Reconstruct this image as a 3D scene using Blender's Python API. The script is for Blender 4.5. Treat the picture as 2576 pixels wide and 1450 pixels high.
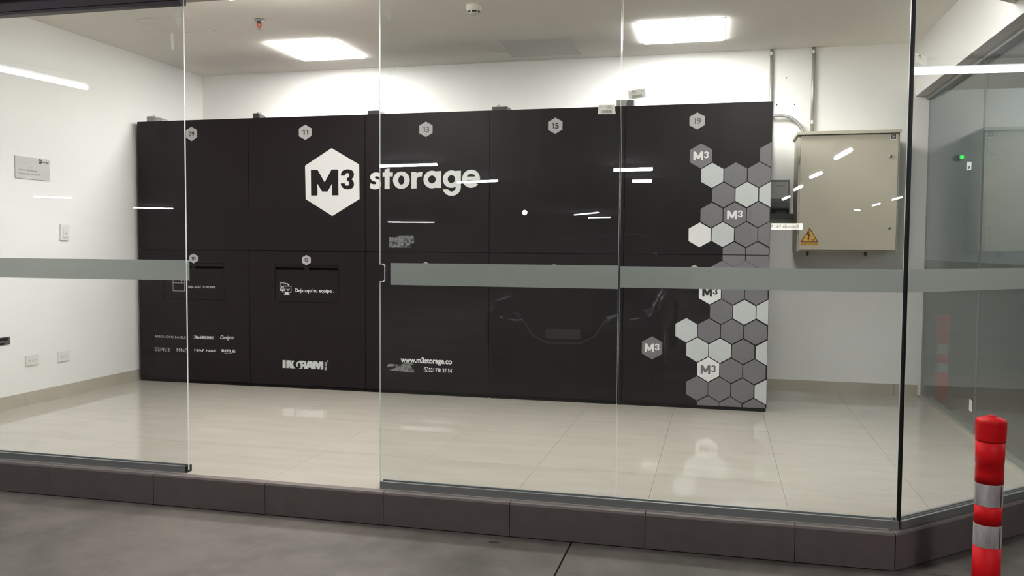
import bpy, bmesh, math, random
from mathutils import Vector, Matrix
random.seed(7)
PI = math.pi
for o in list(bpy.data.objects): bpy.data.objects.remove(o)
S = bpy.context.scene
COL = S.collection

# ------------------------------------------------------------------ camera, world, exposure
YAW, PITCH, ROLL, FPX = 0.239142336, 0.0488158756, 0.00686324556, 2136.19
fwd = Vector((-math.sin(YAW)*math.cos(PITCH), math.cos(YAW)*math.cos(PITCH), -math.sin(PITCH)))
rgt = Vector((math.cos(YAW), math.sin(YAW), 0)); upv = rgt.cross(fwd)
r2 = math.cos(ROLL)*rgt + math.sin(ROLL)*upv; u2 = -math.sin(ROLL)*rgt + math.cos(ROLL)*upv
cam = bpy.data.cameras.new('camera'); co = bpy.data.objects.new('camera', cam); COL.objects.link(co)
cam.sensor_width = 36; cam.sensor_fit = 'HORIZONTAL'; cam.lens = FPX/2576*36; cam.clip_start = 0.05; cam.clip_end = 200
M = Matrix((r2, u2, -fwd)).transposed().to_4x4(); M.translation = Vector((0, 0, 1.15)); co.matrix_world = M
S.camera = co
W = bpy.data.worlds.new('world'); S.world = W; W.use_nodes = True
W.node_tree.nodes['Background'].inputs[0].default_value = (0.5, 0.5, 0.55, 1)
W.node_tree.nodes['Background'].inputs[1].default_value = 0.004
S.view_settings.view_transform = 'Standard'; S.view_settings.look = 'None'
S.view_settings.exposure = 0.0; S.view_settings.gamma = 1.0; S.view_settings.use_curve_mapping = False
try:
    S.cycles.use_denoising = True
    S.cycles.max_bounces = 7; S.cycles.diffuse_bounces = 5; S.cycles.glossy_bounces = 4
    S.cycles.use_adaptive_sampling = True; S.cycles.adaptive_threshold = 0.035
    S.cycles.transparent_max_bounces = 32; S.cycles.transmission_bounces = 8
    S.cycles.caustics_reflective = False; S.cycles.caustics_refractive = False
    S.cycles.sample_clamp_indirect = 6.0
except Exception: pass
LED_ADDED = 34.0  # glow of the unseen panels added to brighten the room
LED_E = 55.0        # ceiling panels of the room
TUBE_E = 120.0       # garage tubes

# ------------------------------------------------------------------ helpers
def link(o, parent=None):
    COL.objects.link(o)
    if parent is not None: o.parent = parent
    return o
def tag(o, label=None, cat=None, group=None, kind=None):
    if label: o['label'] = label
    if cat: o['category'] = cat
    if group: o['group'] = group
    if kind: o['kind'] = kind
    return o
def empty(name, loc=(0, 0, 0)):
    o = bpy.data.objects.new(name, None); o.empty_display_size = 0.1; o.location = loc
    return link(o)
def obj(name, bm, mats, parent=None, smooth=False, bevel=0.0, seg=2):
    """bmesh in world coordinates -> one mesh object; under a parent the offset of the parent is taken out"""
    if bevel > 0:
        bmesh.ops.bevel(bm, geom=[e for e in bm.edges if len(e.link_faces) == 2 and e.calc_face_angle(0) > 0.6],
                        offset=bevel, segments=seg, affect='EDGES', profile=0.5)
    bmesh.ops.recalc_face_normals(bm, faces=bm.faces) if not getattr(bm, 'flat_ok', False) and any(len(e.link_faces) > 1 for e in bm.edges) else None
    me = bpy.data.meshes.new(name); bm.to_mesh(me); bm.free()
    for m in (mats if isinstance(mats, (list, tuple)) else [mats]): me.materials.append(m)
    if smooth:
        for p in me.polygons: p.use_smooth = True
    o = bpy.data.objects.new(name, me); link(o, parent)
    if parent is not None:
        off = Vector((0, 0, 0)); p = parent
        while p is not None: off += p.location; p = p.parent
        me.transform(Matrix.Translation(-off))
    return o
def box(bm, x0, x1, y0, y1, z0, z1, mi=0):
    v = [bm.verts.new(p) for p in ((x0,y0,z0),(x1,y0,z0),(x1,y1,z0),(x0,y1,z0),(x0,y0,z1),(x1,y0,z1),(x1,y1,z1),(x0,y1,z1))]
    for f in ((3,2,1,0),(4,5,6,7),(0,1,5,4),(1,2,6,5),(2,3,7,6),(3,0,4,7)):
        bm.faces.new([v[i] for i in f]).material_index = mi
    return v
def obox(bm, c, u, L, n, T, z0, z1, mi=0):
    """box along the horizontal direction u (from c, length L), thick T along n"""
    c = Vector((c[0], c[1], 0)); u = Vector((u[0], u[1], 0)); n = Vector((n[0], n[1], 0))
    q = [c, c+u*L, c+u*L+n*T, c+n*T]
    v = [bm.verts.new((p.x, p.y, z)) for z in (z0, z1) for p in q]
    for f in ((3,2,1,0),(4,5,6,7),(0,1,5,4),(1,2,6,5),(2,3,7,6),(3,0,4,7)):
        bm.faces.new([v[i] for i in f]).material_index = mi
def prism_xz(bm, pts, y0, y1, mi=0, side=None):
    a = [bm.verts.new((x, y0, z)) for x, z in pts]; b = [bm.verts.new((x, y1, z)) for x, z in pts]
    bm.faces.new(a).material_index = mi; bm.faces.new(b[::-1]).material_index = mi
    n = len(pts)
    for i in range(n):
        bm.faces.new((a[i], b[i], b[(i+1) % n], a[(i+1) % n])).material_index = mi if side is None else side
def prism_xy(bm, pts, z0, z1, mi=0):
    a = [bm.verts.new((x, y, z0)) for x, y in pts]; b = [bm.verts.new((x, y, z1)) for x, y in pts]
    bm.faces.new(a[::-1]).material_index = mi; bm.faces.new(b).material_index = mi
    n = len(pts)
    for i in range(n): bm.faces.new((a[i], a[(i+1) % n], b[(i+1) % n], b[i])).material_index = mi
def lathe(bm, prof, c=(0, 0, 0), n=32, axis='z', mi=0):
    rings = []
    for r, h in prof:
        ring = []
        for k in range(n):
            a = 2*PI*k/n; p = (r*math.cos(a), r*math.sin(a), h)
            if axis == 'y': p = (p[0], p[2], p[1])
            if axis == 'x': p = (p[2], p[0], p[1])
            ring.append(bm.verts.new((c[0]+p[0], c[1]+p[1], c[2]+p[2])))
        rings.append(ring)
    for a, b in zip(rings, rings[1:]):
        for k in range(n): bm.faces.new((a[k], a[(k+1) % n], b[(k+1) % n], b[k])).material_index = mi
    bm.faces.new(rings[0][::-1]).material_index = mi; bm.faces.new(rings[-1]).material_index = mi
def tube(bm, path, r, n=12):
    path = [Vector(p) for p in path]; rings = []
    for i, p in enumerate(path):
        d = (path[min(i+1, len(path)-1)]-path[max(i-1, 0)]).normalized()
        a = d.orthogonal().normalized() if i == 0 else (rings_a - d*rings_a.dot(d)).normalized()
        rings_a = a; b = d.cross(a)
        rings.append([bm.verts.new(p+(a*math.cos(2*PI*k/n)+b*math.sin(2*PI*k/n))*r) for k in range(n)])
    for a, b in zip(rings, rings[1:]):
        for k in range(n): bm.faces.new((a[k], a[(k+1) % n], b[(k+1) % n], b[k]))
    bm.faces.new(rings[0][::-1]); bm.faces.new(rings[-1])
def NB(): return bmesh.new()
def clip(poly, inside, cross):
    out = []
    for i, p in enumerate(poly):
        q = poly[(i+1) % len(poly)]
        if inside(p): out.append(p)
        if inside(p) != inside(q): out.append(cross(p, q))
    return out
def clip_line(poly, a, b, c):     # keep a*x+b*y <= c
    f = lambda p: a*p[0]+b*p[1]-c
    def cr(p, q):
        t = f(p)/(f(p)-f(q)); return (p[0]+(q[0]-p[0])*t, p[1]+(q[1]-p[1])*t)
    return clip(poly, lambda p: f(p) <= 1e-9, cr)

# ------------------------------------------------------------------ materials
def mat(name, color, rough=0.5, spec=0.5, metal=0.0, noise=0.0, nscale=8.0, bump=0.0, bscale=60.0, color2=None, stretch=None):
    m = bpy.data.materials.new(name); m.use_nodes = True; nt = m.node_tree; p = nt.nodes['Principled BSDF']
    p.inputs['Base Color'].default_value = (*color, 1); p.inputs['Roughness'].default_value = rough
    p.inputs['Specular IOR Level'].default_value = spec; p.inputs['Metallic'].default_value = metal
    tc = nt.nodes.new('ShaderNodeTexCoord'); src = tc.outputs['Object']
    if stretch:
        mp = nt.nodes.new('ShaderNodeMapping'); mp.inputs['Scale'].default_value = stretch
        nt.links.new(src, mp.inputs[0]); src = mp.outputs[0]
    if noise > 0 or color2:
        n = nt.nodes.new('ShaderNodeTexNoise'); n.inputs['Scale'].default_value = nscale; n.inputs['Detail'].default_value = 5
        nt.links.new(src, n.inputs['Vector'])
        c2 = color2 or tuple(c*(1-noise) for c in color)
        mx = nt.nodes.new('ShaderNodeMix'); mx.data_type = 'RGBA'
        mx.inputs[6].default_value = (*color, 1); mx.inputs[7].default_value = (*c2, 1)
        rp = nt.nodes.new('ShaderNodeMapRange'); rp.inputs[1].default_value = 0.35; rp.inputs[2].default_value = 0.68
        nt.links.new(n.outputs[0], rp.inputs[0]); nt.links.new(rp.outputs[0], mx.inputs[0])
        nt.links.new(mx.outputs[2], p.inputs['Base Color'])
    if bump > 0:
        n2 = nt.nodes.new('ShaderNodeTexNoise'); n2.inputs['Scale'].default_value = bscale; n2.inputs['Detail'].default_value = 4
        b = nt.nodes.new('ShaderNodeBump'); b.inputs['Strength'].default_value = bump; b.inputs['Distance'].default_value = 0.004
        nt.links.new(src, n2.inputs['Vector']); nt.links.new(n2.outputs[0], b.inputs['Height']); nt.links.new(b.outputs[0], p.inputs['Normal'])
    return m
def emit(name, color, strength):
    m = bpy.data.materials.new(name); m.use_nodes = True; nt = m.node_tree; nt.nodes.clear()
    e = nt.nodes.new('ShaderNodeEmission'); e.inputs[0].default_value = (*color, 1); e.inputs[1].default_value = strength
    o = nt.nodes.new('ShaderNodeOutputMaterial'); nt.links.new(e.outputs[0], o.inputs[0]); return m
def glass_mat(name, tint, dust, dustcol=(0.75, 0.8, 0.82)):
    """thin pane: tinted straight transmission, Fresnel mirror, a little dust on the surface"""
    m = bpy.data.materials.new(name); m.use_nodes = True; nt = m.node_tree; nt.nodes.clear(); N = nt.nodes.new; L = nt.links.new
    out = N('ShaderNodeOutputMaterial'); tr = N('ShaderNodeBsdfTransparent'); tr.inputs[0].default_value = (*tint, 1)
    gl = N('ShaderNodeBsdfGlossy'); gl.inputs['Roughness'].default_value = 0.0; gl.inputs[0].default_value = (1, 1, 1, 1)
    geo = N('ShaderNodeNewGeometry'); mr = N('ShaderNodeMapRange')
    mr.inputs[3].default_value = 1.5; mr.inputs[4].default_value = 1/1.5
    L(geo.outputs['Backfacing'], mr.inputs[0])
    fr = N('ShaderNodeFresnel'); L(mr.outputs[0], fr.inputs[0])
    mix = N('ShaderNodeMixShader'); L(fr.outputs[0], mix.inputs[0]); L(tr.outputs[0], mix.inputs[1]); L(gl.outputs[0], mix.inputs[2])
    # dust: patches and fine vertical streaks left by cleaning
    tc = N('ShaderNodeTexCoord'); n1 = N('ShaderNodeTexNoise'); n1.inputs['Scale'].default_value = 2.2; n1.inputs['Detail'].default_value = 6
    mp = N('ShaderNodeMapping'); mp.inputs['Scale'].default_value = (26, 26, 1.4); n2 = N('ShaderNodeTexNoise'); n2.inputs['Scale'].default_value = 2.0; n2.inputs['Detail'].default_value = 7
    L(tc.outputs['Object'], n1.inputs['Vector']); L(tc.outputs['Object'], mp.inputs[0]); L(mp.outputs[0], n2.inputs['Vector'])
    mu = N('ShaderNodeMath'); mu.operation = 'MULTIPLY'; L(n1.outputs[0], mu.inputs[0]); L(n2.outputs[0], mu.inputs[1])
    m2 = N('ShaderNodeMapRange'); m2.inputs[1].default_value = 0.12; m2.inputs[2].default_value = 0.45; m2.inputs[3].default_value = dust*0.35; m2.inputs[4].default_value = dust*2.0
    L(mu.outputs[0], m2.inputs[0])
    di = N('ShaderNodeBsdfDiffuse'); di.inputs[0].default_value = (*dustcol, 1); tl = N('ShaderNodeBsdfTranslucent'); tl.inputs[0].default_value = (*dustcol, 1)
    dd = N('ShaderNodeMixShader'); dd.inputs[0].default_value = 0.6; L(di.outputs[0], dd.inputs[1]); L(tl.outputs[0], dd.inputs[2])
    mf = N('ShaderNodeMixShader'); L(m2.outputs[0], mf.inputs[0]); L(mix.outputs[0], mf.inputs[1]); L(dd.outputs[0], mf.inputs[2])
    L(mf.outputs[0], out.inputs[0]); return m
def frost_mat(name):
    m = bpy.data.materials.new(name); m.use_nodes = True; nt = m.node_tree; nt.nodes.clear(); N = nt.nodes.new; L = nt.links.new
    out = N('ShaderNodeOutputMaterial')
    tl = N('ShaderNodeBsdfTranslucent'); tl.inputs[0].default_value = (0.76, 0.80, 0.77, 1)
    df = N('ShaderNodeBsdfDiffuse'); df.inputs[0].default_value = (0.30, 0.31, 0.31, 1)
    rf = N('ShaderNodeBsdfRefraction'); rf.inputs[0].default_value = (0.82, 0.84, 0.82, 1); rf.inputs['Roughness'].default_value = 0.42; rf.inputs['IOR'].default_value = 1.4
    a = N('ShaderNodeMixShader'); a.inputs[0].default_value = 0.42; L(tl.outputs[0], a.inputs[1]); L(df.outputs[0], a.inputs[2])
    b = N('ShaderNodeMixShader'); b.inputs[0].default_value = 0.52; L(a.outputs[0], b.inputs[1]); L(rf.outputs[0], b.inputs[2])
    L(b.outputs[0], out.inputs[0]); return m
def haze_mat(name, color, alpha, scale=60.0, lo=0.4, hi=0.62):
    """torn or rubbed film: diffuse where the noise keeps it, clear elsewhere"""
    m = bpy.data.materials.new(name); m.use_nodes = True; nt = m.node_tree; nt.nodes.clear(); N = nt.nodes.new; L = nt.links.new
    out = N('ShaderNodeOutputMaterial'); tr = N('ShaderNodeBsdfTransparent'); di = N('ShaderNodeBsdfDiffuse'); di.inputs[0].default_value = (*color, 1)
    tl = N('ShaderNodeBsdfTranslucent'); tl.inputs[0].default_value = (*color, 1); dd = N('ShaderNodeMixShader'); L(di.outputs[0], dd.inputs[1]); L(tl.outputs[0], dd.inputs[2])
    tc = N('ShaderNodeTexCoord'); n = N('ShaderNodeTexNoise'); n.inputs['Scale'].default_value = scale; n.inputs['Detail'].default_value = 6
    r = N('ShaderNodeMapRange'); r.inputs[1].default_value = lo; r.inputs[2].default_value = hi; r.inputs[4].default_value = alpha
    L(tc.outputs['Object'], n.inputs['Vector']); L(n.outputs[0], r.inputs[0])
    mx = N('ShaderNodeMixShader'); L(r.outputs[0], mx.inputs[0]); L(tr.outputs[0], mx.inputs[1]); L(dd.outputs[0], mx.inputs[2]); L(mx.outputs[0], out.inputs[0]); return m
def concrete_mat():
    m = mat('garage_concrete', (0.30, 0.265, 0.225), 0.62, 0.4)
    nt = m.node_tree; p = nt.nodes['Principled BSDF']; N = nt.nodes.new; L = nt.links.new
    tc = N('ShaderNodeTexCoord')
    a = N('ShaderNodeTexNoise'); a.inputs['Scale'].default_value = 1.1; a.inputs['Detail'].default_value = 8; a.inputs['Roughness'].default_value = 0.62
    b = N('ShaderNodeTexNoise'); b.inputs['Scale'].default_value = 9; b.inputs['Detail'].default_value = 8
    v = N('ShaderNodeTexVoronoi'); v.inputs['Scale'].default_value = 2.3; v.feature = 'F1'
    shf = N('ShaderNodeMapping'); shf.inputs['Location'].default_value = (4.3, 8.7, 4.1); L(tc.outputs['Object'], shf.inputs[0])
    L(shf.outputs[0], a.inputs['Vector']); L(tc.outputs['Object'], b.inputs['Vector'])
    wob = N('ShaderNodeVectorMath'); wob.operation = 'MULTIPLY_ADD'; wob.inputs[1].default_value = (0.12, 0.12, 0.12); L(b.outputs['Color'], wob.inputs[0]); L(tc.outputs['Object'], wob.inputs[2]); L(wob.outputs[0], v.inputs['Vector'])
    r1 = N('ShaderNodeValToRGB'); r1.color_ramp.elements[0].position = 0.38; r1.color_ramp.elements[0].color = (0.066, 0.055, 0.046, 1)
    r1.color_ramp.elements[1].position = 0.62; r1.color_ramp.elements[1].color = (0.15, 0.129, 0.109, 1)
    L(a.outputs[0], r1.inputs[0])
    mx = N('ShaderNodeMix'); mx.data_type = 'RGBA'; mx.blend_type = 'MULTIPLY'; mx.inputs[0].default_value = 0.5
    r2_ = N('ShaderNodeValToRGB'); r2_.color_ramp.elements[0].position = 0.3; r2_.color_ramp.elements[0].color = (0.62, 0.6, 0.58, 1); r2_.color_ramp.elements[1].position = 0.6; r2_.color_ramp.elements[1].color = (1, 1, 1, 1)
    L(b.outputs[0], r2_.inputs[0]); L(r1.outputs[0], mx.inputs[6]); L(r2_.outputs[0], mx.inputs[7])
    r3 = N('ShaderNodeMapRange'); r3.inputs[1].default_value = 0.035; r3.inputs[2].default_value = 0.05; r3.inputs[3].default_value = 0.18; r3.inputs[4].default_value = 1.0
    L(v.outputs['Distance'], r3.inputs[0])
    m3 = N('ShaderNodeMix'); m3.data_type = 'RGBA'; m3.blend_type = 'MULTIPLY'; m3.inputs[0].default_value = 1.0
    L(mx.outputs[2], m3.inputs[6]); L(r3.outputs[0], m3.inputs[7]); L(m3.outputs[2], p.inputs['Base Color'])
    bp = N('ShaderNodeBump'); bp.inputs['Strength'].default_value = 0.25; bp.inputs['Distance'].default_value = 0.006; L(b.outputs[0], bp.inputs['Height']); L(bp.outputs[0], p.inputs['Normal'])
    return m
MT = {}
MT['wall'] = mat('white_wall_paint', (0.84, 0.83, 0.805), 0.62, 0.3, noise=0.03, nscale=1.4, bump=0.05, bscale=120)
MT['ceil'] = mat('ceiling_paint', (0.93, 0.895, 0.825), 0.8, 0.2, noise=0.03, nscale=2)
MT['hatch'] = mat('hatch_paint', (0.70, 0.685, 0.64), 0.7, 0.2)
MT['tile'] = mat('polished_porcelain', (0.465, 0.42, 0.365), 0.03, 0.5, color2=(0.50, 0.455, 0.40), nscale=2.2, stretch=(1, 5, 1))
MT['grout'] = mat('grout', (0.36, 0.325, 0.275), 0.8)
MT['skirt'] = mat('porcelain_skirting', (0.47, 0.43, 0.36), 0.12, 0.5, noise=0.08, nscale=4)
MT['curb'] = mat('brown_curb_tile', (0.150, 0.122, 0.112), 0.55, 0.35, noise=0.10, nscale=14, bump=0.12, bscale=220)
MT['slabside'] = mat('raw_screed', (0.10, 0.09, 0.08), 0.9)
MT['header'] = mat('plum_brown_metal', (0.095, 0.075, 0.085), 0.5, 0.4)
MT['lintel'] = mat('lintel_plaster', (0.50, 0.465, 0.40), 0.8, 0.2)
MT['alu'] = mat('brushed_aluminium', (0.36, 0.37, 0.36), 0.42, 0.5, metal=0.75, noise=0.08, nscale=30, stretch=(1, 20, 20))
MT['seal'] = mat('black_silicone', (0.006, 0.006, 0.005), 0.45)
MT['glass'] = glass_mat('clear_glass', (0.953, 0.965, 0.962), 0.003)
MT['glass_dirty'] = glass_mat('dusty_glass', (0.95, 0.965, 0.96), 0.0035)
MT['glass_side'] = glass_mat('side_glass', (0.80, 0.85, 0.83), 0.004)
MT['edge'] = mat('glass_edge_glint', (0.74, 0.80, 0.77), 0.25, 0.6)  # pale colour stands in for the glint in the cut glass
MT['edgeglint'] = haze_mat('painted_edge_glint', (0.92, 0.95, 0.94), 1.0, 1.0, -1, 0)  # bright line of the notch put into a pale translucent colour
MT['frost'] = frost_mat('frosted_film')
MT['lock'] = mat('black_laminate', (0.0115, 0.0082, 0.0090), 0.46, 0.17, noise=0.15, nscale=60, bump=0.05, bscale=300)
MT['lockin'] = mat('locker_inside', (0.004, 0.004, 0.004), 0.8, 0.2)
MT['plinth'] = mat('black_plinth', (0.008, 0.007, 0.006), 0.7, 0.2)
MT['vwhite'] = mat('white_vinyl', (0.72, 0.72, 0.71), 0.45, 0.35)
MT['vlight'] = mat('light_grey_vinyl', (0.50, 0.525, 0.515), 0.45, 0.35)
MT['vgrey'] = mat('grey_vinyl', (0.158, 0.150, 0.160), 0.45, 0.35)
MT['vplate'] = mat('plate_grey', (0.40, 0.385, 0.39), 0.45, 0.35)
MT['vink'] = mat('dark_ink', (0.020, 0.018, 0.018), 0.5, 0.35)
MT['vink2'] = mat('grey_ink', (0.10, 0.10, 0.10), 0.5, 0.35)
MT['cab'] = mat('beige_enamel', (0.50, 0.455, 0.365), 0.42, 0.45, noise=0.04, nscale=3)
MT['steel'] = mat('galvanised_steel', (0.50, 0.50, 0.48), 0.38, 0.5, metal=0.7, noise=0.1, nscale=18)
MT['dark'] = mat('dark_plastic', (0.03, 0.03, 0.028), 0.5)
MT['greyp'] = mat('grey_plastic', (0.26, 0.26, 0.25), 0.5)
MT['dkgrey'] = mat('dark_grey_box', (0.085, 0.082, 0.08), 0.5)
MT['plast'] = mat('white_plastic', (0.74, 0.73, 0.70), 0.35)
MT['paper'] = haze_mat('sticker_paper', (0.56, 0.55, 0.49), 1.0, 50, -1, 0)
MT['paperink'] = haze_mat('sticker_print', (0.25, 0.24, 0.19), 1.0, 50, -1, 0)
MT['yellow'] = mat('warning_yellow', (0.72, 0.40, 0.05), 0.5)
MT['wink'] = mat('warning_ink', (0.09, 0.018, 0.008), 0.5)
MT['brass'] = mat('red_brass', (0.42, 0.13, 0.09), 0.4, metal=0.2)
MT['red'] = mat('red_rubber', (0.95, 0.010, 0.014), 0.5, 0.2, color2=(0.60, 0.006, 0.010), nscale=5)
MT['reflect'] = mat('dirty_reflective_sheet', (0.68, 0.62, 0.59), 0.6, 0.3, color2=(0.36, 0.31, 0.295), nscale=16, stretch=(2, 2, 0.5))
MT['conc'] = concrete_mat()
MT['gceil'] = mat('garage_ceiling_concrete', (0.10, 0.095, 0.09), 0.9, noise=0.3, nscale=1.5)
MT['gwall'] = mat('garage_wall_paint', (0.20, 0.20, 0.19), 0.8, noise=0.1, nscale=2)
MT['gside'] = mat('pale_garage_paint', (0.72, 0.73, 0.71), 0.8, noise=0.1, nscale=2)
MT['gdado'] = mat('garage_dado_paint', (0.045, 0.055, 0.048), 0.6)
MT['led'] = emit('led_diffuser', (1.0, 0.985, 0.95), LED_E)
MT['led_added'] = emit('added_panel_glow', (1.0, 0.985, 0.95), LED_ADDED)
MT['tubee'] = emit('tube_glow', (0.93, 0.96, 1.0), TUBE_E)
MT['lampw'] = emit('spot_lens_glow', (1, 0.98, 0.95), 60)
MT['green'] = emit('green_lamp_glow', (0.03, 1.0, 0.12), 3.0)
MT['signe'] = emit('sign_face_glow', (1.0, 0.93, 0.84), 12.0)
MT['tape'] = haze_mat('tape_residue', (0.40, 0.41, 0.38), 0.55, 70, 0.36, 0.52)
MT['tape2'] = haze_mat('torn_tape', (0.45, 0.45, 0.43), 0.6, 45, 0.35, 0.5)

# ------------------------------------------------------------------ flat lettering helpers
def font_geo(body, offset=0.0, shear=0.0, space=1.0):
    c = bpy.data.curves.new('lettering', 'FONT'); c.body = body; c.size = 1.0; c.offset = offset; c.shear = shear; c.space_character = space; c.resolution_u = 4
    o = bpy.data.objects.new('lettering', c); COL.objects.link(o)
    dg = bpy.context.evaluated_depsgraph_get(); dg.update(); e = o.evaluated_get(dg); me = e.to_mesh()
    vs = [(v.co.x, v.co.y) for v in me.vertices]; fs = [tuple(p.vertices) for p in me.polygons]
    e.to_mesh_clear(); bpy.data.objects.remove(o); bpy.data.curves.remove(c); return vs, fs
CAPH = max(y for x, y in font_geo('H')[0])
def loops_geo(loops):
    c = bpy.data.curves.new('shape', 'CURVE'); c.dimensions = '2D'; c.fill_mode = 'BOTH'
    for lp in loops:
        s = c.splines.new('POLY'); s.points.add(len(lp)-1); s.use_cyclic_u = True
        for p, q in zip(s.points, lp): p.co = (q[0], q[1], 0, 1)
    o = bpy.data.objects.new('shape', c); COL.objects.link(o)
    dg = bpy.context.evaluated_depsgraph_get(); dg.update(); e = o.evaluated_get(dg); me = e.to_mesh()
    vs = [(v.co.x, v.co.y) for v in me.vertices]; fs = [tuple(p.vertices) for p in me.polygons]
    e.to_mesh_clear(); bpy.data.objects.remove(o); bpy.data.curves.remove(c); return vs, fs
class Plane:
    """a flat face in the place: origin o, horizontal direction u, up z"""
    def __init__(s, o, u): s.o = Vector(o); s.u = Vector(u)
    def at(s, a, b): p = s.o + s.u*a; return (p.x, p.y, b)
def add_geo(bm, pl, geo, f=lambda x, y: (x, y), mi=0):
    vs = [bm.verts.new(pl.at(*f(x, y))) for x, y in geo[0]]
    for fa in geo[1]:
        try: bm.faces.new([vs[i] for i in fa]).material_index = mi
        except ValueError: pass
ONE = [(0.0, 0.56), (0.05, 0.50), (0.17, 0.565), (0.17, 0.0), (0.265, 0.0), (0.265, 0.68), (0.185, 0.68)]
def digits_geo(body, offset):
    vs, fs, x = [], [], 0.0
    for ch in body:
        if ch == ' ': x += 0.27; continue
        if ch == '1':
            k = CAPH/0.68; w = offset*0.8
            g = loops_geo([[(px*k + (w if px > 0.2 else (-w if px < 0.2 else 0)), py*k) for px, py in ONE]]); gap = 0.09
        else: g = font_geo(ch, offset); gap = 0.055
        xs = [v[0] for v in g[0]]; b = len(vs)
        vs += [(v[0]-min(xs)+x, v[1]) for v in g[0]]; fs += [tuple(i+b for i in f) for f in g[1]]; x += max(xs)-min(xs)+gap
    return vs, fs
def text(bm, pl, body, a0, a1, base, cap, offset=0.0, tilt=0.0, mi=0, shear=0.0, space=1.0, full=False):
    g = digits_geo(body, offset) if body.replace(' ', '').isdigit() else font_geo(body, offset, shear, space)
    xs = [v[0] for v in g[0]]; x0, x1 = min(xs), max(xs)
    sx = (a1-a0)/(x1-x0); ch = CAPH + offset
    if full: ch = max(v[1] for v in g[0])
    sz = cap/ch
    add_geo(bm, pl, g, lambda x, y: (a0+(x-x0)*sx, base+y*sz+(a0+(x-x0)*sx-a0)*tilt), mi)
def flat(name, bm, m, parent): 
    bm.normal_update(); me = bpy.data.meshes.new(name); bm.to_mesh(me); bm.free()
    for k in (m if isinstance(m, (list, tuple)) else [m]): me.materials.append(k)
    o = bpy.data.objects.new(name, me); link(o, parent)
    if parent is not None:
        off = Vector((0, 0, 0)); p = parent
        while p is not None: off += p.location; p = p.parent
        me.transform(Matrix.Translation(-off))
    return o
def poly_face(bm, pl, pts, mi=0):
    bm.faces.new([bm.verts.new(pl.at(a, b)) for a, b in pts]).material_index = mi
def circ(cx, cz, rx, rz=None, n=36, a0=0, a1=2*PI):
    rz = rz or rx; full = abs(a1-a0-2*PI) < 1e-6
    return [(cx+rx*math.cos(a0+(a1-a0)*k/(n if full else n-1)), cz+rz*math.sin(a0+(a1-a0)*k/(n if full else n-1))) for k in range(n)]
def stroke(pts, w, closed=False):
    """outline polygon of a polyline of width w"""
    P = [Vector(p) for p in pts]; n = len(P); Lf, Rt = [], []
    for i in range(n):
        d0 = (P[i]-P[i-1]).normalized() if (i > 0 or closed) else (P[1]-P[0]).normalized()
        d1 = (P[(i+1) % n]-P[i]).normalized() if (i < n-1 or closed) else d0
        t = (d0+d1); t = t.normalized() if t.length > 1e-6 else d0
        nn = Vector((-t.y, t.x)); k = w/2/max(0.45, nn.dot(Vector((-d0.y, d0.x))))
        ww = k
        Lf.append(P[i]+nn*ww); Rt.append(P[i]-nn*ww)
    return Lf, Rt
def add_stroke(bm, pl, pts, w, closed=False, mi=0):
    Lf, Rt = stroke(pts, w, closed); n = len(pts)
    for i in range(n if closed else n-1):
        j = (i+1) % n
        poly_face(bm, pl, [Lf[i], Lf[j], Rt[j], Rt[i]], mi)
def rect(a0, a1, b0, b1): return [(a0, b0), (a1, b0), (a1, b1), (a0, b1)]
def hexa(cx, cz, w, h): return [(cx, cz+h/2), (cx+w/2, cz+h/4), (cx+w/2, cz-h/4), (cx, cz-h/2), (cx-w/2, cz-h/4), (cx-w/2, cz+h/4)]
def M_poly(x0, x1, z0, z1):     # heavy capital M with a blunt middle
    ref = [(-3.14,1.744),(-3.083,1.744),(-3.022,1.645),(-2.962,1.745),(-2.905,1.744),(-2.904,1.541),(-2.958,1.541),(-2.959,1.634),(-2.997,1.572),(-3.045,1.573),(-3.084,1.635),(-3.084,1.541),(-3.139,1.541)]
    return [(x0+(x+3.14)/0.236*(x1-x0), z0+(z-1.541)/0.204*(z1-z0)) for x, z in ref]
THREE = [(605,475),(608,445),(620,420),(648,400),(690,391),(735,398),(765,420),(776,452),(772,488),(757,511),(744,523),(762,541),(776,572),(775,608),(755,640),(718,655),(690,657),(650,649),(620,626),(606,598),(604,575),(655,575),(660,594),(674,606),(692,607),(708,600),(716,584),(712,562),(698,547),(683,541),(683,506),(699,502),(713,490),(717,470),(710,450),(690,441),(672,447),(660,461),(656,475)]
def add_M3(bm, pl, x0, x1, z0, z1, mi=0):
    """M with a raised 3; the box is that of both"""
    w, h = x1-x0, z1-z0
    add_geo(bm, pl, loops_geo([M_poly(x0, x0+w*0.642, z0, z1)]), mi=mi)
    q0, q1, w0, w1 = x0+w*0.695, x1, z1-h*0.775, z1
    add_geo(bm, pl, loops_geo([[(q0+(x-604)/173*(q1-q0), w0+(657-y)/266*(w1-w0)) for x, y in THREE]]), mi=mi)

# ------------------------------------------------------------------ the setting: room
XL, BY, CZ, GY = -4.76, 7.16, 2.735, 3.73          # left wall, back wall, ceiling, front glass
U = Vector((0.7200, 0.6940)); NV = Vector((0.694, -0.720))      # chamfer: along, outward
def cham(d): return NV.x*0.735 + NV.y*GY + d         # line NV.p = cham(d); d>0 is outside
def box_obj(name, dims, m, parent=None, kind=None, bevel=0.0):
    bm = NB(); box(bm, *dims); o = obj(name, bm, m, parent, bevel=bevel)
    if kind: o['kind'] = kind
    return o
box_obj('wall_left', (XL-0.15, XL, 3.60, BY+0.15, -0.156, 2.76), MT['wall'], kind='structure')
wb = box_obj('wall_back', (XL, 1.545, BY, BY+0.15, -0.156, 2.76), MT['wall'], kind='structure')
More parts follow.
